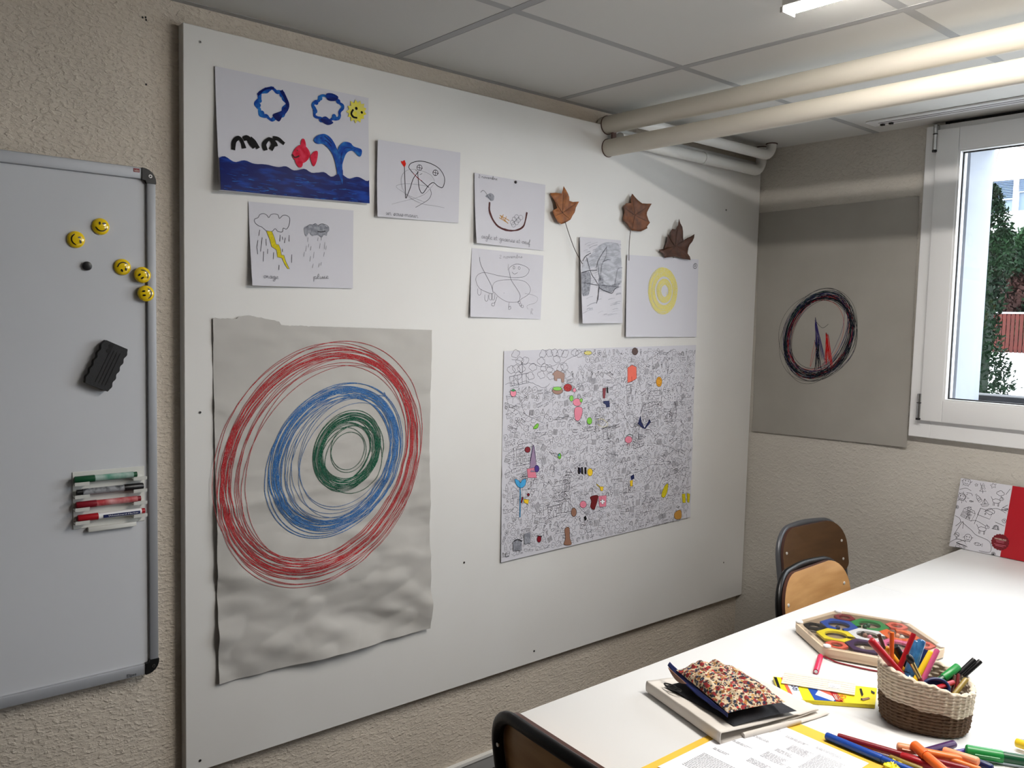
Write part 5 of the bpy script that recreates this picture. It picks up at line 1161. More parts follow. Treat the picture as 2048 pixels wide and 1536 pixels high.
def hexring(px, py, col, gap=None, name='ring_tile', Rh=0.0438, Ri=0.025):
    c = T(px, py, ZT + 0.0232); n = 48; z0, z1 = ZT + 0.0180, ZT + 0.0232; vs = []; 
    idx = []
    for k in range(n + 1):
        a = 2 * PI * k / n + HA
        m_ = (a - HA) % (PI / 3) - PI / 6; Ro = Rh * math.cos(PI / 6) / math.cos(m_)
        if gap is not None and abs(((a - gap + PI) % (2 * PI)) - PI) < 0.22: idx.append(None); continue
        idx.append(len(vs) // 4); d = Vector((math.cos(a), math.sin(a), 0))
        for (r_, z) in ((Ro, z0), (Ro, z1), (Ri, z1), (Ri, z0)): vs.append(Vector((c.x, c.y, z)) + d * r_)
    fs = []
    for k in range(n):
        i, j = idx[k], idx[k + 1]
        if i is None or j is None: continue
        for m_ in range(4): fs.append((i * 4 + m_, j * 4 + m_, j * 4 + (m_ + 1) % 4, i * 4 + (m_ + 1) % 4))
    b = MB(); b.add(vs, fs, col); o = b.build(name, t, smooth=30); o['label'] = col[2:] + ' ring'; return c
def bead(c, dx, dy, col, r=0.0058):
    b = MB(); N_ = 12; q = Vector((c.x + dx, c.y + dy, ZT + 0.0135 + r))
    b.tube([q + Vector((0, 0, -r * math.cos(k * PI / 8))) for k in range(9)], [max(0.0002, r * math.sin(k * PI / 8)) for k in range(9)], col, N_); b.build('bead', t)['label'] = col[2:] + ' bead'
uy = Vector((math.cos(HA + PI / 2), math.sin(HA + PI / 2)))
cs_ = {}
HR = 0.0765
def hx(k): a = HA + PI / 6 + k * PI / 3; return HR * math.cos(a), HR * math.sin(a)
def hexat(dx, dy): 
    # project helper only needs the world point, so bypass the pixel form
    return Vector((HC.x + dx, HC.y + dy, 0))
_T = T
def place(dx, dy, col, gap=None, **k):
    global T
    T = lambda px, py, z=ZT: Vector((HC.x + dx, HC.y + dy, z)); c = hexring(0, 0, col, gap, **k); T = _T; return c
# blue lies left, going round: find each colour's slot from the photograph's order
slots = {0: 'c_orange', 1: 'c_green', 2: 'c_blue', 3: 'c_glueyellow', 4: 'c_purple', 5: 'c_pink'}
for k, col in slots.items():
    dx, dy = hx(k); g = {'c_blue': -1.0, 'c_glueyellow': 0.3, 'c_green': -1.6, 'c_orange': 2.5, 'c_purple': 1.2, 'c_pink': None}[col]
    cs_[col] = place(dx, dy, col, g)
cs_['c_white'] = place(0, 0, 'c_white', 0.35)
for k, col in enumerate(('c_coral', 'c_coral', 'c_darkred', 'c_black', 'c_coral', 'c_black')):
    a = HA + k * PI / 3; place(0.118 * math.cos(a), 0.118 * math.sin(a), col, None, name='corner_tile', Rh=0.025, Ri=0.013)
bead(cs_['c_white'], -0.006, 0, 'c_tan'); bead(cs_['c_white'], 0.006, -0.001, 'c_rose'); bead(cs_['c_white'], -0.014, 0.007, 'c_black')
bead(cs_['c_green'], -0.004, 0.0, 'c_darkgreen'); bead(cs_['c_green'], -0.004, -0.015, 'c_darkgreen'); bead(cs_['c_blue'], 0.004, -0.013, 'c_navy'); bead(cs_['c_orange'], -0.004, 0, 'c_peach'); bead(cs_['c_orange'], 0.008, -0.003, 'c_cream')
bead(hexat(0.085, 0.045), 0, 0, 'c_cream'); bead(hexat(0.030, -0.085), 0, 0, 'c_cream')
for k in range(6):
    a = HA + k * PI / 3; q = HC + Vector((0.153 * math.cos(a), 0.153 * math.sin(a), 0.0255)); b = MB(); b.tube([q, q + Vector((0, 0, 0.003)), q + Vector((0, 0, 0.0045))], [0.0085, 0.0082, 0.005], 'c_white', 20); b.build('screw_cap', t)
b = MB(); a0 = HC + Vector((math.cos(HA + PI), math.sin(HA + PI), 0)) * 0.155; a1 = HC + Vector((math.cos(HA + 4 * PI / 3), math.sin(HA + 4 * PI / 3), 0)) * 0.155
X_ = (a1 - a0).normalized(); Y_ = Vector((0, 0, 1)).cross(X_); text3d(b, 'ARTPARK', a0 + X_ * 0.050 + Vector((0, 0, 0.0268)) - Y_ * 0.009, X_, Y_, 0.040, 0.0075, 'c_black'); b.build('lettering', t, smooth=0)['label'] = 'small dark printed letters'
# magnetic wand on a cord
A_, B_ = T(1641, 1312, ZT + 0.0065), T(1632, 1343, ZT + 0.0065)
t = thing('magnetic_wand', 'short pinkish red magnetic wand with a red cord in front of the puzzle', 'wand', (A_ + B_) / 2)
b = MB(); b.tube([A_, A_.lerp(B_, .04), A_.lerp(B_, .96), B_], [0.0052, 0.0062, 0.0062, 0.0056], 'c_pinkred', 20); b.build('handle', t)
d_ = (B_ - A_).normalized(); b = MB(); b.tube([B_, B_ + d_ * 0.0008], 0.0036, 'chrome', 16); b.build('magnet_tip', t)
b = MB(); b.tube(catmull([A_ - d_ * 0.001 + Vector((0, 0, 0)), T(1650, 1314, ZT + 0.004), T(1672, 1324, ZT + 0.0022), T(1700, 1331, ZT + 0.0022), T(1726, 1337, ZT + 0.0022), T(1752, 1342, ZT + 0.0022), T(1772, 1344, ZT + 0.0022)], 5), 0.0017, 'c_darkred', 8); b.build('cord', t)

# ---------------------------------------------------------------- glue packet and card
def quadprism(mb, px4, z0, z1, mt):
    P = [T(x, y, z1) for x, y in px4]; mb.prism([Vector((q.x, q.y, z0)) for q in P][::-1], (0, 0, z1 - z0), mt); return P
Q = [(1546, 1353), (1754, 1376), (1750, 1409.5), (1562, 1396.5)]
zg = ZT + 0.008
P = [T(x, y, zg) for x, y in Q]; c_ = sum(P, Vector()) / 4
t = thing('glue_putty_packet', 'flat yellow packet of adhesive putty left of the basket', 'packet', (c_.x, c_.y, ZT))
b = MB(); quadprism(b, Q, ZT + 0.0006, zg, 'c_glueyellow'); b.build('carton', t, bevel=0.0012)
def qp(u, v, h=0.0004): return P[0] * (1 - u) * (1 - v) + P[1] * u * (1 - v) + P[2] * u * v + P[3] * (1 - u) * v + Vector((0, 0, h))
b = MB(); h_ = [0.0003]
def patch(pts, mt): h_[0] += 0.00006; b.add([qp(u, v, h_[0]) for u, v in pts], [tuple(range(len(pts)))], mt)
patch([(0.005, .02), (0.035, .02), (0.035, .75), (0.005, .75)], 'c_black'); patch([(0.075, .02), (0.2, .02), (0.22, .98), (0.11, .98)], 'c_coral'); patch([(0.12, .35), (0.215, .2), (0.235, .98), (0.15, .98)], 'c_skyblue')
patch([(0.30, .1), (0.36, .1), (0.60, .98), (0.36, .98)], 'c_blue'); patch([(0.335, .2), (0.40, .25), (0.60, .80), (0.56, .98), (0.38, .72), (0.42, .5)], 'c_skyblue'); patch([(0.37, .2), (0.47, .15), (0.63, .62), (0.60, .80), (0.50, .62), (0.44, .5)], 'c_coral')
patch([(0.53, .45), (0.60, .4), (0.665, .98), (0.59, .98)], 'c_boxred'); patch([(0.46, .1), (0.50, .1), (0.57, .45), (0.52, .45)], 'c_black')
for k in range(4): patch([(0.565 + k * .018, .62), (0.572 + k * .018, .62), (0.60 + k * .014, .9), (0.592 + k * .014, .9)], 'c_cream')
patch([(0.835, .18), (0.855, .15), (0.875, .5), (0.86, .62), (0.845, .42)], 'c_black'); patch([(0.945, .2), (0.985, .3), (0.985, .42), (0.95, .35)], 'c_black'); patch([(0.85, .75), (0.93, .62), (0.945, .7), (0.875, .85)], 'c_tan'); patch([(0.85, .72), (0.865, .72), (0.865, .82), (0.85, .82)], 'c_black')
X_ = (P[3] - P[0]).normalized(); Y_ = (P[1] - P[0]).normalized()
fo = T(1673, 1386.5, zg + .0022); fx = T(1677, 1402.0, zg + .0022) - fo; fy_ = T(1692, 1389.5, zg + .0022) - fo; text3d(b, 'fix', fo, fx.normalized(), fy_.normalized(), fx.length, fy_.length, 'c_orange'); text3d(b, 'Sti', qp(0.155, 0.35, 0.0012), X_, Y_, 0.024, 0.014, 'c_purple')
b.build('printed_front', t, smooth=0)['label'] = 'red, blue and black print on yellow'
zc = zg + 0.0032; Q = [(1569, 1343), (1712, 1364.5), (1709.5, 1390), (1562.5, 1365.5)]
P = [T(x, y, zc) for x, y in Q]; c_ = sum(P, Vector()) / 4
t = thing('squared_card', 'strip of white squared card lying on the yellow putty packet', 'card', (c_.x, c_.y, zg))
b = MB(); quadprism(b, Q, zg + 0.0016, zc, 'card_white'); b.build('card_sheet', t, smooth=0)
b = MB()
for k in range(1, 12): u = k / 12; b.add([qp(u - .0025, 0, .0003), qp(u + .0025, 0, .0003), qp(u + .0025, 1, .0003), qp(u - .0025, 1, .0003)], [(0, 1, 2, 3)], 'c_cream')
for k in range(1, 6): v = k / 6; b.add([qp(0, v - .012, .00035), qp(1, v - .012, .00035), qp(1, v + .012, .00035), qp(0, v + .012, .00035)], [(0, 1, 2, 3)], 'c_cream')
b.build('grid_lines', t, smooth=0)
b = MB(); X_ = (P[1] - P[0]).normalized(); Y_ = (P[0] - P[3]).normalized(); b.add([qp(.64, .38, .0006), qp(.80, .38, .0006), qp(.80, .74, .0006), qp(.64, .74, .0006)], [(0, 1, 2, 3)], 'paper_white'); text3d(b, 'Adame', qp(.65, .66, .0009), X_, Y_, 0.018, 0.0045, 'c_grey'); b.build('name_sticker', t, smooth=0)['label'] = 'white sticker with grey lettering'

# ---------------------------------------------------------------- folded cloth with two pouches
F, Lc, Bc, Rc = T(1440, 1466, .765), T(1291, 1362, .765), T(1480, 1325, .765), T(1638, 1404, .765)
t = thing('folded_cloth', 'folded cream cloth lying under the two pouches', 'cloth', ((F.x + Bc.x) / 2, (F.y + Bc.y) / 2, ZT))
def cl(s_, w_, z): # s from F towards R, w from F towards L
    q = F * (1 - s_) * (1 - w_) + Rc * s_ * (1 - w_) + Lc * (1 - s_) * w_ + Bc * s_ * w_; return Vector((q.x, q.y, z))
def prof(k):  # open loop: bottom right -> fold at F -> top right
    if k <= 0.42: s_ = 1.0 - k / 0.42; return max(0.012, s_), ZT + 0.0035 + 0.0045 * s_ ** 2
    if k < 0.58: a = (k - 0.42) / 0.16 * PI; return 0.012 - 0.012 * math.sin(a) , ZT + 0.0145 - 0.0110 * math.cos(a)
    s_ = (k - 0.58) / 0.42; return max(0.012, s_), ZT + 0.0255 - 0.0125 * s_ - 0.002 * math.sin(s_ * PI)
def clothf(u, v):
    s_, z = prof(u); z += 0.0012 * noise.noise(Vector((s_ * 6, v * 6, 1))) * (1 if u > .5 else .3); ww = v * (1 + 0.012 * noise.noise(Vector((s_ * 4, 7, u * 3))))
    if u > 0.9 and v < 0.15: z -= 0.002
    return cl(s_, ww, z)
b = MB(); b.grid(clothf, 60, 24, 'cloth_cream'); b.build('upper_fold', t, smooth=70, solid=0.0018)
def under(u, v):
    q = cl(0.35 + 0.72 * u, -0.055 + 0.9 * v, 0); z = ZT + 0.0012 + 0.002 * (1 + noise.noise(Vector((u * 3, v * 3, 5)))) ; q.z = z * 1.0; return q
b = MB(); b.grid(under, 20, 20, 'cloth_cream'); b.build('lower_fold', t, smooth=70, solid=0.001)
b = MB(); e0, e1 = T(1486, 1472, ZT + 0.006), T(1600, 1442, ZT + 0.007); b.tube([e0.lerp(e1, k / 8) for k in range(9)], [0.0062, 0.0062, 0.006, 0.006, 0.0058, 0.0056, 0.0054, 0.005, 0.0045], 'cloth_cream', 16, flat=0.85); b.build('rolled_hem', t, smooth=60)

def pillow(name, C4, mt, hi, lo, zmid, par, wr=0.003, seed=0.0, nu=36, nv=28, e=2.6, zrise=None):
    def pos(u, v, side):
        q = C4[0] * (1 - u) * (1 - v) + C4[1] * u * (1 - v) + C4[2] * u * v + C4[3] * (1 - u) * v
        a, c = 2 * u - 1, 2 * v - 1; f = max(0.0, 1 - abs(a) ** e) ** 0.6 * max(0.0, 1 - abs(c) ** e) ** 0.6
        q = q.copy(); ctr = sum(C4, Vector()) / 4
        q += (ctr - q) * 0.04 * (abs(a) ** 3 * (1 - c * c) + abs(c) ** 3 * (1 - a * a))
        w = wr * noise.noise(Vector((u * 5 + seed, v * 4, seed))) + wr * 0.6 * noise.noise(Vector((u * 11, v * 9, seed + 4)))
        z = q.z + (hi * f + w * min(1, f * 2) if side else -lo * f)
        return Vector((q.x, q.y, z))
    b = MB(); b.grid(lambda u, v: pos(u, v, 1), nu, nv, mt)
    b.grid(lambda u, v: pos(1 - u, v, 0), nu, nv, mt); return b.build(name, par, smooth=60)
zN = ZT + 0.030
C4 = [T(1328, 1372, zN - .003), T(1450, 1338, zN), T(1594, 1422, zN - 0.006), T(1468, 1452, zN - 0.006)]
t = thing('navy_pouch', 'flat dark navy pouch between the cream cloth and the floral pouch', 'pouch', (C4[0].x * .5 + C4[2].x * .5, C4[0].y * .5 + C4[2].y * .5, ZT + 0.022))
pillow('pouch_body', C4, 'cloth_black', 0.012, 0.003, zN, t, 0.002, 3.0)
for k, (px, py) in enumerate(((1343, 1376), (1352, 1383))):
    b = MB(); c0 = T(px - 2, py - 4, ZT + 0.033); b.tube([c0 + Vector((0.015 * math.cos(a), 0.006 * math.sin(a), 0.0015 * k)) for a in [j * PI / 10 for j in range(20)]], 0.0013, 'plastic_black', 8, closed=True); b.build('metal_ring', t)
zF = ZT + 0.054
C4 = [T(1352, 1340, zF + 0.003), T(1432, 1322, zF + 0.002), T(1572, 1404, zF - 0.006), T(1456, 1426, zF - 0.008)]
t = thing('floral_pouch', 'floral print pouch with a blue zip lying on the navy pouch', 'pouch', (C4[0].x * .5 + C4[2].x * .5, C4[0].y * .5 + C4[2].y * .5, ZT + 0.038))
pillow('pouch_body', C4, 'floral', 0.021, 0.010, zF, t, 0.010, 8.0, nu=50, nv=36)
b = MB(); Z0, Z1 = T(1340, 1324, zF + 0.006), C4[3] + Vector((0, 0, -0.001)); dn = (Z1 - Z0).normalized(); sd = dn.cross(Vector((0, 0, 1))).normalized(); sd = sd if sd.dot(-RIGHT) > 0 else -sd
def zip_(u, v): q = Z0.lerp(Z1, u) + sd * (0.0075 * v * math.sin(PI * min(1, u * 1.05 + .12)) ** .5) ; q.z += -0.007 * v - 0.004 * math.sin(u * PI) + 0.0015 * noise.noise(Vector((u * 8, v * 3, 2))); return q
b.grid(zip_, 30, 5, 'cloth_navy'); b.build('zip_band', t, smooth=60, solid=0.0012)['label'] = 'blue zip band along the open side'
b = MB(); b.grid(lambda u, v: Z0.lerp(Z1, 0.05 + 0.33 * u) + sd * (0.0080 + 0.002 * v) + Vector((0, 0, -0.006 - 0.010 * v * math.sin(u * PI))), 10, 4, 'c_tan'); b.build('lining', t, smooth=60, solid=0.0008)['label'] = 'brownish lining showing at the open side'
b = MB(); r0 = T(1530, 1398, zF - 0.010); b.tube(catmull([r0, r0 + Vector((-0.002, -0.006, -0.002)), r0 + Vector((-0.001, -0.010, -0.010)), r0 + Vector((0.003, -0.011, -0.016))], 5), 0.0024, 'c_white', 8, flat=0.25); b.build('ribbon_tag', t)['label'] = 'little white ribbon tag'

# ---------------------------------------------------------------- letter on a yellow folder
FX0, FX1, FY1, FY0 = 1.196, 1.452, -1.668, -2.055
t = thing('card_folder', 'yellow card folder under the printed letter', 'folder', ((FX0 + FX1) / 2, (FY0 + FY1) / 2, ZT))
b = MB(); b.bx((FX0, FY0, ZT + 0.0003), (FX1, FY1, ZT + 0.0012), 'folder_yellow'); b.bx((FX0 + 0.003, FY0, ZT + 0.0014), (FX1 - 0.004, FY1 - 0.003, ZT + 0.0021), 'folder_yellow'); b.build('folder_cover', t, smooth=0)
PX0, PX1, PY1, PY0 = 1.214, 1.427, -1.706, -2.003; zp = ZT + 0.0030
t = thing('printed_letter', 'white printed letter lying on the yellow folder', 'letter', ((PX0 + PX1) / 2, (PY0 + PY1) / 2, zp))
b = MB(); b.grid(lambda u, v: Vector((PX0 + (PX1 - PX0) * u, PY0 + (PY1 - PY0) * v, zp + 0.0012 * (1 - u) * (1 - v) + 0.0006 * math.sin(u * 5))), 12, 12, 'paper_white'); b.build('paper_sheet', t, smooth=60)
b = MB(); rl = random.Random(9)
def words(u0, u1, v, h=0.0010):
    x = u0
    while x < u1:
        w_ = 0.002 + rl.random() * 0.006; w_ = min(w_, u1 - x); a0 = Vector((PX0 + x, PY1 - v, zp + 0.0016)); b.add([a0, a0 + Vector((w_, 0, 0)), a0 + Vector((w_, h, 0)), a0 + Vector((0, h, 0))], [(0, 1, 2, 3)], 'ink_thin'); x += w_ + 0.0012
for (u0, u1, v0, n, dv) in ((0.020, 0.060, 0.020, 2, .004), (0.075, 0.120, 0.030, 2, .004), (0.130, 0.178, 0.024, 2, 0.004), (0.100, 0.140, 0.052, 6, .0042), (0.146, 0.196, 0.045, 16, 0.0044), (0.03, 0.07, 0.075, 2, .004), (0.090, 0.130, 0.085, 3, .0042), (0.085, 0.132, 0.108, 6, .0042), (0.025, 0.065, 0.12, 2, .004), (0.135, 0.196, 0.125, 12, .0042), (0.08, 0.125, 0.15, 4, .0042), (0.02, 0.06, 0.17, 2, 0.004), (0.02, 0.19, 0.2, 14, .0045)):
    for k in range(n): words(u0, u1 - rl.random() * 0.012, v0 + k * dv)
b.build('print_lines', t, smooth=0)['label'] = 'small grey lines of print'

# ---------------------------------------------------------------- woven basket
BC = Vector((1.4125, -1.4665, ZT + 0.0006)); E1 = Vector((.92, .39, 0)).normalized(); E2 = Vector((-E1.y, E1.x, 0)); BA, BB = 0.0795, 0.070
def interp(tab, th):
    th %= 360; 
    for i in range(len(tab)):
        a0, v0 = tab[i]; a1, v1 = tab[(i + 1) % len(tab)]; a1 += 360 if a1 <= a0 else 0; x = th if th >= a0 else th + 360
        if a0 <= x <= a1: f = (x - a0) / (a1 - a0); f = f * f * (3 - 2 * f); return v0 * (1 - f) + v1 * f
    return tab[0][1]
RIMT = [(0, 0.078), (45, 0.084), (90, 0.096), (135, 0.104), (180, 0.110), (225, 0.108), (270, 0.097), (315, 0.083)]
def rimz(th): return interp(RIMT, th) + 0.0012 * math.sin(math.radians(th) * 26)
def bndz(th): return interp(RIMT, th) * 0.49 + 0.0018 * math.sin(math.radians(th) * 9)
pitch, NST = 0.0062, 42
def bshape(th, z, inner=False):
    a = math.radians(th); ex = 2.5; ca, sa = math.cos(a), math.sin(a); r_ = 1.0 / ((abs(ca) ** ex + abs(sa) ** ex) ** (1 / ex))
    f = 0.93 + 0.10 * min(1, z / 0.09) ** 0.8 - 0.05 * max(0, 1 - z / 0.012) ** 2; row = math.floor(z / pitch); ph = z / pitch - row
    d = 0.0022 * math.sin(PI * ph) ** 0.7 + 0.0012 * math.cos(NST * a) * math.sin(PI * ph) ** 0.5 + 0.0004 * math.cos(NST / 2 * a + PI * (row % 2))
    if inner: d = -0.006 - 0.0014 * math.sin(PI * ph) - 0.0011 * math.cos(NST / 2 * a + PI * (row % 2)) * math.sin(PI * ph)
    q = (E1 * (BA * ca * r_ * f) + E2 * (BB * sa * r_ * f)); q += q.normalized() * d; return BC + q + Vector((0, 0, z))
bk = thing('woven_basket', 'oval woven rope basket, white above and brown below, full of pens', 'basket', BC)
NT = 320
b = MB(); b.grid(lambda u, v: bshape(u * 360, v * bndz(u * 360)), NT, 48, 'rope_brown'); b.prism([bshape(k * 10, 0.002, True) + Vector((0, 0, 0.0)) for k in range(36)], (0, 0, 0.003), 'rope_brown'); b.build('lower_weave', bk, smooth=50)['label'] = 'brown lower half of the weave'
def upf(u, v):
    th = u * 360; rz, bz = rimz(th), bndz(th)
    if v < 0.5: return bshape(th, bz + (rz - bz) * v / 0.5)
    if v < 0.56: k = (v - 0.5) / 0.06; o1, i1 = bshape(th, rz), bshape(th, rz, True); q = o1.lerp(i1, k); q.z += 0.0025 * math.sin(k * PI); return q
    return bshape(th, rz + (0.004 - rz) * (v - 0.56) / 0.44, True)
b = MB(); b.grid(upf, NT, 110, 'rope_cream'); b.build('upper_weave', bk, smooth=50)['label'] = 'cream white upper half of the weave'

# ---------------------------------------------------------------- pens
DB = (BC - CAM).dot(FWD)
def inside_basket(q, k=0.80):
    d = q - BC; return (abs(d.dot(E1)) / BA) ** 2.5 + (abs(d.dot(E2)) / BB) ** 2.5 < k ** 2.5
def pen3(name, label, A, B, r, body, cap=None, capf=0.0, group=None, clip=None, tipk='round', cat='pen', tipc=None, sub=None):
    """A = visible top end, B = other end"""
    t = thing(name, label, cat, (A + B) / 2, group); L_ = (B - A).length; d = (B - A) / L_
    c0 = A + d * L_ * capf
    def ends(a, c, rr, mt, nm, ra, rc):
        b = MB(); l = (c - a).length; e = min(0.003, l * 0.2); dd = (c - a).normalized()
        b.tube([a, a + dd * e * 0.4, a + dd * e, c - dd * e, c - dd * e * .4, c], [rr * ra, rr * (ra + (1 - ra) * .7), rr, rr, rr * (rc + (1 - rc) * .7), rr * rc], mt, 18); return b.build(nm, t)
    ends(c0 if cap else A, B, r, body, 'barrel', 0.9 if cap else (0.55 if tipk == 'round' else 0.92), 0.9)
    if cap:
        cp = ends(A, c0 + d * 0.001, r * 1.14, cap, 'cap', 0.45 if tipk == 'round' else 0.9, 0.97)
        if clip:
            sd_ = d.cross(FWD).normalized(); b = MB(); b.box((A + c0) / 2 - FWD * r * 1.25, (0.002, 0.0012, 0.001), clip); 
            P_ = [A.lerp(c0, k / 6) - FWD * (r * 1.35) for k in range(1, 6)]; b = MB(); b.tube(P_, 0.0014, clip, 6); b.build('clip', t)
    if tipc: b = MB(); b.tube([A - d * 0.0006, A + d * 0.001], r * 0.55, tipc, 12); b.build('end_plug', t)
    return t
def bpen(Tp, dT, Lp, dL, r, label, body, name='pen', **k):
    A = atdepth(Tp[0], Tp[1], DB + dT); B = atdepth(Lp[0], Lp[1], DB + dL); d = (B - A).normalized(); E = B.copy()
    for _ in range(80):
        q = E + d * 0.002
        if q.z < ZT + 0.008 or not inside_basket(q): break
        E = q
    return pen3(name, label, A, E, r, body, group='pens in the woven basket', **k)
G = None
bpen((1740.6, 1279), -0.02, (1805, 1353), -0.025, 0.0062, 'red capped pen with a clear violet barrel leaning out left of the basket', 'c_lilac', name='felt_pen', cap='c_boxred', capf=0.42)
bpen((1757.6, 1269), 0.0, (1768, 1297), 0.0, 0.0038, 'thin dark brown pencil standing at the left of the basket', 'c_brown', name='pencil', tipk='flat', cat='pencil')
bpen((1784, 1264.5), 0.0, (1783, 1321), 0.0, 0.0042, 'upright orange felt pen in the basket', 'c_orange', name='felt_pen', tipk='flat')
bpen((1771, 1294), 0.01, (1796.5, 1328), 0.01, 0.0056, 'amber yellow round-ended pen behind the orange one in the basket', 'c_amber', name='felt_pen')
bpen((1789, 1293), 0.02, (1812, 1330), 0.02, 0.0078, 'thick black marker behind the red stick in the basket', 'c_black', name='marker_pen', tipk='flat', cat='marker')
bpen((1828, 1267), 0.0, (1798, 1338), -0.005, 0.0048, 'bright red flat pen crossing the orange one in the basket', 'c_boxred', name='felt_pen', tipk='flat')
bpen((1833, 1281), 0.015, (1815, 1350), 0.0, 0.0066, 'clear blue ballpoint pen standing in the middle of the basket', 'clear_blue', name='ballpoint_pen', cap='clear_blue', capf=.4)
bpen((1844, 1279), 0.01, (1822, 1350), 0.0, 0.0068, 'second clear blue pen, right of the first in the basket', 'c_blue', name='ballpoint_pen', cap='clear_blue', capf=.45)
bpen((1853, 1300), 0.02, (1834, 1348), 0.012, 0.0062, 'navy blue pen behind the yellow one in the basket', 'c_navy', name='felt_pen', tipk='flat')
bpen((1863, 1302), -0.01, (1840.5, 1343), -0.015, 0.0054, 'yellow pen leaning right in the basket', 'c_yellow', name='felt_pen')
bpen((1875, 1299), -0.015, (1847, 1357), -0.02, 0.0050, 'pink felt pen leaning right in the basket', 'c_pink', name='felt_pen', tipk='flat', tipc='c_darkred')
bpen((1918, 1332), 0.0, (1884, 1358), -0.01, 0.0066, 'dark green pen with a green cap at the right of the basket', 'c_darkgreen', name='felt_pen', cap='c_green', capf=.28)
bpen((1949, 1319), 0.0, (1916, 1350), -0.005, 0.0050, 'black pen sticking out right of the basket, left of a pair', 'c_black', name='felt_pen', tipk='flat', tipc='c_grey')
bpen((1961, 1322), 0.0, (1927, 1352), -0.005, 0.0048, 'black pen sticking out furthest right of the basket', 'c_black', name='felt_pen', tipk='flat', tipc='c_grey')
bpen((1821, 1352), -0.035, (1813, 1372), -0.045, 0.0060, 'short clear blue pen lying low at the front of the basket', 'clear_blue', name='ballpoint_pen')
bpen((1888, 1369), -0.035, (1876, 1374), -0.04, 0.0048, 'red pencil lying low at the right of the basket', 'c_boxred', name='pencil', tipk='flat', cat='pencil') if False else None
bpen((1910, 1351), -0.02, (1907, 1372), -0.03, 0.0030, 'thin brown pencil near the right end of the basket', 'c_brown', name='pencil', tipk='flat', cat='pencil', tipc='c_tan')
bpen((1917, 1348), -0.02, (1914, 1372), -0.03, 0.0030, 'thin red brown pencil beside the brown one at the right of the basket', 'c_maroon', name='pencil', tipk='flat', cat='pencil', tipc='c_tan')
bpen((1934, 1357), -0.03, (1922, 1372), -0.035, 0.0046, 'ochre yellow crayon at the right end of the basket', 'c_khaki', name='crayon', cat='crayon')
bpen((1908, 1364), -0.03, (1888, 1371), -0.04, 0.0046, 'bright red pen lying low at the right of the basket', 'c_boxred', name='felt_pen')
# brush
A = atdepth(1816, 1309, DB - 0.03); F1 = atdepth(1824, 1326, DB - 0.034); F2 = atdepth(1839, 1356, DB - 0.04); E = F2 + (F2 - F1).normalized() * 0.045
t = thing('paint_brush', 'paint brush with black bristles and a metal sleeve in the basket', 'brush', (A + E) / 2, 'pens in the woven basket')
b = MB(); b.tube([A, A.lerp(F1, .3), A.lerp(F1, .7), F1], [0.0035, 0.0062, 0.0068, 0.0045], 'c_black', 14); b.build('bristles', t)
b = MB(); b.tube([F1, F2], [0.0050, 0.0042], 'brass', 16); b.build('ferrule', t); b = MB(); b.tube([F2, F2.lerp(E, .3), E], [0.0043, 0.0050, 0.003], 'c_maroon', 14); b.build('handle', t)
# blue scissor loop
c_ = atdepth(1872, 1376, DB - 0.045); t = thing('scissors', 'dark blue scissor handle loop low at the front of the basket', 'scissors', c_, 'pens in the woven basket')
ux, uz = RIGHT, (UP * 0.8 + FWD * 0.3).normalized()
b = MB(); b.tube([c_ + ux * (0.024 * math.cos(a)) + uz * (0.016 * math.sin(a)) for a in [k * PI / 16 for k in range(32)]], 0.0030, 'c_navy', 10, closed=True); b.build('handle_loop', t)
b = MB(); b.prism([c_ + FWD * 0.004 + ux * (0.023 * math.cos(a)) + uz * (0.015 * math.sin(a)) for a in [k * PI / 12 for k in range(24)]], FWD * 0.001, 'c_navy'); b.build('loop_pad', t, smooth=0)

def tpen(Ap, Bp, r, label, body, h=0.0, hb=None, name='felt_pen', **k):
    A, B = T(Ap[0], Ap[1], ZT + r * 1.14 + 0.0004 + h), T(Bp[0], Bp[1], ZT + r * 1.14 + 0.0004 + (h if hb is None else hb)); return pen3(name, label, A, B, r, body, group='pens lying on the table', **k)
zf = 0.0023
tpen((1651, 1471), (1845, 1551), 0.0060, 'blue pen lying along the yellow folder', 'c_blue', h=zf, tipk='round', cap='c_blue', capf=.6)
tpen((1676, 1473), (1885, 1534), 0.0062, 'dark red pen lying above the blue one', 'c_darkred', h=0.0, hb=0.004, tipk='flat')
tpen((1826, 1489), (1905, 1556), 0.0078, 'bright orange marker lying across the other pens', 'c_orange', h=0.016, hb=0.006, name='marker_pen', cap='c_orange', capf=.33, clip='c_orange', cat='marker')
tpen((1793, 1493), (1952, 1524), 0.0066, 'peach coloured marker pointing right below the basket', 'c_orange2', h=0.010, hb=0.004, cap='c_peach', capf=.25, clip='c_peach', name='marker_pen', cat='marker')
tpen((1958, 1524), (1888, 1502), 0.0074, 'broad peach marker body lying right of the orange one', 'c_peach', h=0.010, hb=0.004, name='marker_pen', cat='marker')
tpen((1962, 1540), (1862, 1506), 0.0050, 'thin orange pen lying under the peach marker', 'c_orange2', h=0.004)
tpen((1800, 1512), (1905, 1545), 0.0062, 'red pen under the orange marker', 'c_boxred', h=0.002, cap='c_boxred', capf=.4)
tpen((1860, 1520), (1940, 1540), 0.0056, 'second red pen at the bottom edge under the orange marker', 'c_darkred', h=0.001)
tpen((1908, 1488), (1846, 1505), 0.0068, 'dark purple marker with white print lying in front of the basket', 'c_purple', name='marker_pen', cat='marker', tipk='flat')
tpen((1936, 1502), (1880, 1512), 0.0054, 'violet pen end beside the green marker', 'c_violet', h=0.0)
tpen((1986, 1537), (1955, 1524), 0.0062, 'navy blue marker tip at the right of the peach marker', 'c_navy', h=0.001, tipk='round')
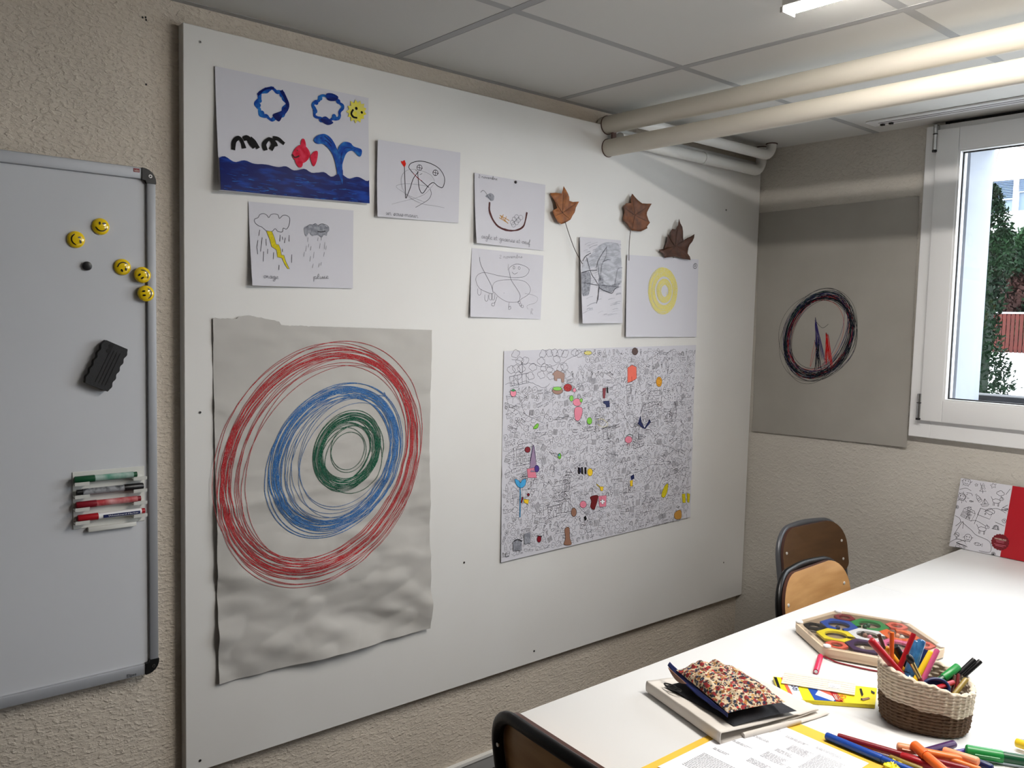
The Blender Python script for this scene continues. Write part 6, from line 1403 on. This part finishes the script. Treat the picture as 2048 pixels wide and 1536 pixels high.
tpen((1778, 1514), (1845, 1540), 0.0050, 'olive brown pen beside the yellow scrap', 'c_khaki', h=0.001)
tpen((1930, 1501), (2080, 1526), 0.0092, 'large green marker lying at the right edge', 'c_darkgreen', h=0.001, cap='c_green', capf=.5, name='marker_pen', cat='marker', clip='c_green')
tpen((2030, 1484), (2110, 1510), 0.0078, 'yellow marker at the right edge above the green one', 'c_yellow', h=0.004, name='marker_pen', cat='marker')
tpen((2036, 1483), (2110, 1500), 0.0056, 'blue pen behind the yellow marker at the right edge', 'c_blue', h=0.0)
t = None
q = T(1790, 1533, ZT + 0.006); b = MB()
def crump(u, v):
    a, c = 2 * PI * u, PI * v; r_ = 0.016 * (1 + 0.35 * noise.noise(Vector((math.cos(a) * 2, math.sin(a) * 2, c * 2))) + 0.25 * noise.noise(Vector((math.cos(a) * 6, math.sin(a) * 6, c * 5))))
    return Vector((q.x + r_ * math.sin(c) * math.cos(a), q.y + r_ * math.sin(c) * math.sin(a), ZT + 0.0065 + 0.42 * r_ * math.cos(c)))
b.grid(crump, 28, 16, 'c_glueyellow'); tag(b.build('crumpled_paper', smooth=20), 'small crumpled yellow scrap at the bottom edge beside the pens', 'paper scrap')
# ---------------------------------------------------------------- outside the window
GZ = 1.0
b = MB(); b.bx((-16, 0.45, GZ - 0.3), (9, 32, GZ), 'gravel'); tag(b.build('ground_outside', smooth=0), kind='structure')
b = MB(); b.bx((-0.9, 0.30, 1.0), (3.2, 0.42, 1.243), 'ledge_grey'); tag(b.build('concrete_ledge', bevel=0.004), 'dark grey concrete ledge right outside the window', 'ledge')
b = MB(); b.bx((-0.9, 0.25, 0.95), (3.2, 0.30, 1.10), 'ledge_grey'); tag(b.build('trim_3', smooth=0), kind='structure')
# slatted fence
fy = 18.8; f0, f1 = unp(1960, 705, 1, fy).x, 2.5; zt = unp(2010, 624, 1, fy).z
t = thing('slat_fence', 'low fence of upright red wooden slats across the yard', 'fence', ((f0 + f1) / 2, fy, GZ))
x = f0; k = 0
b = MB()
for z in (GZ + 0.12, zt - 0.12): b.bx((f0, fy + 0.02, z - 0.04), (f1, fy + 0.06, z + 0.04), 'c_maroon')
b.build('rail', t, smooth=0); b = MB()
while x < f1: b.bx((x, fy - 0.012, GZ + 0.01), (x + 0.072, fy + 0.012, zt - 0.04), 'slat_red'); x += 0.092
b.build('slat_panel', t, smooth=0)
b = MB(); b.bx((f0, fy - 0.03, zt - 0.04), (f1, fy + 0.05, zt), 'c_grey'); b.build('top_cap', t, smooth=0)
# foliage helpers
def leaves(mb, pts, s_, mts, r, asp=2.2):
    for q in pts:
        d = Vector((r.gauss(0, 1), r.gauss(0, 1), r.gauss(0.3, 1))).normalized(); e = d.cross(Vector((r.random(), r.random(), r.random()))).normalized(); l = s_ * (0.6 + 0.8 * r.random())
        mb.add([q, q + d * l * .5 + e * l / asp * .5, q + d * l, q + d * l * .5 - e * l / asp * .5], [(0, 1, 2, 3)], r.choice(mts))
r = random.Random(4)
# yew close to the window
ys_ = 2.0; base = unp(1958, 778, 1, ys_); top = unp(1985, 396, 1, ys_)
t = thing('yew_shrub', 'tall dark green shrub right beside the window', 'shrub', (base.x - 0.06, ys_, GZ))
H_ = top.z - GZ + 0.05
def yr(z): f = (z - GZ) / H_; return 0.05 + 0.155 * max(0.0, 1 - f) ** 0.45 * (0.75 + 0.35 * math.sin(f * 9 + 1)) * (1 if f > .12 else .7)
pts = []
for _ in range(9500):
    z = GZ + 0.02 + r.random() * H_; R_ = yr(z); a = r.random() * 2 * PI; rr = R_ * (0.35 + 0.8 * r.random() ** 0.7)
    pts.append(Vector((base.x - 0.03 + rr * math.cos(a), ys_ + rr * math.sin(a), z)))
b = MB(); leaves(b, pts, 0.030, ['yew_leaf'], r, 2.4); b.build('foliage', t, smooth=0)
b = MB(); b.tube([(base.x - 0.03, ys_, GZ), (base.x - 0.03, ys_, GZ + H_ * .5), (base.x - 0.03, ys_, GZ + H_ * .9)], [0.07, 0.08, 0.02], 'yew_core', 10); b.build('stem', t)
# ivy hedge behind the fence
hy = 19.9; hz1 = unp(2015, 468, 1, hy).z; hx0 = unp(1975, 500, 1, hy).x
t = thing('ivy_hedge', 'tall hedge of green and reddish ivy behind the red fence', 'hedge', (hx0 + 3, hy, GZ))
b = MB(); b.bx((hx0 + .25, hy + 0.15, GZ), (3.0, hy + 1.0, hz1 - 0.2), 'yew_core'); b.build('branches', t, smooth=0)
for nm, mts, n_, cond in (('green_leaves', ['ivy_green'], 9000, lambda x, z: noise.noise(Vector((x * .9, z * .9, 0))) + (z - GZ - 1.4) * .25 > -0.02), ('red_leaves', ['ivy_red'], 7000, lambda x, z: noise.noise(Vector((x * .9, z * .9, 0))) + (z - GZ - 1.4) * .25 <= 0.06)):
    pts = []
    while len(pts) < n_:
        x, z = r.uniform(hx0, 3.0) if r.random() < .3 else r.uniform(hx0, hx0 + 2.4), r.uniform(GZ, hz1 + .1 * math.sin(len(pts)))
        if cond(x, z): pts.append(Vector((x, hy + r.uniform(-.12, .2) + 0.15 * noise.noise(Vector((x * 2, z * 2, 5))), z)))
    b = MB(); leaves(b, pts, 0.13, mts, r, 1.3); b.build(nm, t, smooth=0)
# building behind
by = 27.0
t = thing('office_building', 'white building with horizontal window blinds beyond the hedge', 'building', (-4, by, GZ))
zw1, zw0 = unp(2000, 361, 1, by).z, unp(2000, 424, 1, by).z; xa, xb_, xc = unp(1980, 390, 1, by).x, unp(2026, 390, 1, by).x, unp(2034, 390, 1, by).x
b = MB(); wx = [(xa - 3 * 1.2 + 0, 0)]
b.bx((-16, by, GZ), (9, by + 4, zw0), 'facade'); b.bx((-16, by, zw1), (9, by + 4, zw1 + 6), 'facade'); b.bx((-16, by + 0.3, zw0), (9, by + 4, zw1), 'facade')
W_ = xb_ - xa; xs_ = []
x = xa
while x < 6: xs_.append((x, x + W_)); x += W_ + (xc - xb_)
b.bx((-16, by, zw0), (xa, by + .3, zw1), 'facade')
for (u0, u1) in xs_: b.bx((u1, by, zw0), (u1 + (xc - xb_), by + .3, zw1), 'facade')
b.build('facade_wall', t, smooth=0)
for i, (u0, u1) in enumerate(xs_):
    b = MB(); b.bx((u0, by + .20, zw0), (u1, by + .24, zw1), 'facade_glass'); p_ = b.build('window_pane', t, smooth=0)
    b = MB(); zb_ = zw0 + (zw1 - zw0) * (0.42 if i == 0 else 0.62); n_ = 11
    for k in range(n_):
        z = zw1 - (zw1 - zb_) * (k + .5) / n_; b.box(((u0 + u1) / 2, by + .12, z), (u1 - u0 - .05, 0.10, 0.012), 'c_grey' if k % 1 else 'blind', rot=Matrix.Rotation(0.5, 3, 'X'))
    b.bx((u0 + .02, by + .10, zb_ - 0.04), (u1 - .02, by + .14, zb_), 'c_grey'); b.build('blind', p_, smooth=0)
# bare tree branches
t = thing('bare_tree', 'thin bare tree with leafless twigs in front of the white building', 'tree', (0.5, 9.0, GZ))
b = MB(); ty = 9.0
def W(px, py): return unp(px, py, 1, ty)
b.tube([(W(2150, 700).x, ty, GZ), W(2140, 500), W(2110, 300), W(2090, 200)], [0.06, 0.05, 0.035, 0.02], 'bark', 8); b.build('trunk', t)
b = MB()
for pl, r0 in (([(2110, 300), (2048, 296), (2020, 288), (2005, 291), (1995, 310), (1991, 325), (1980, 324), (1985, 340)], 0.010), ([(2115, 320), (2048, 312), (2030, 313)], 0.006), ([(1991, 325), (1988, 345), (1987, 362), (1989, 385), (1986, 400)], 0.004), ([(2120, 420), (2048, 432), (2036, 445), (2025, 452)], 0.006), ([(2110, 300), (2060, 270), (2042, 262)], 0.012)):
    P = catmull([W(*q_) for q_ in pl], 4); b.tube(P, [r0 * (1 - .7 * k / len(P)) for k in range(len(P))], 'bark', 6)
b.build('branches', t)
# daylight portals in the window openings
for i, (x0, x1) in enumerate(((0.86, 2.28), (2.85, 3.85))):
    ld = bpy.data.lights.new('window_portal', 'AREA'); ld.shape = 'RECTANGLE'; ld.size = x1 - x0; ld.size_y = 0.86; ld.cycles.is_portal = True
    lo = bpy.data.objects.new('window_portal', ld); COL.objects.link(lo); lo.location = ((x0 + x1) / 2, 0.30, 1.68); lo.rotation_euler = (math.radians(-90), 0, 0)
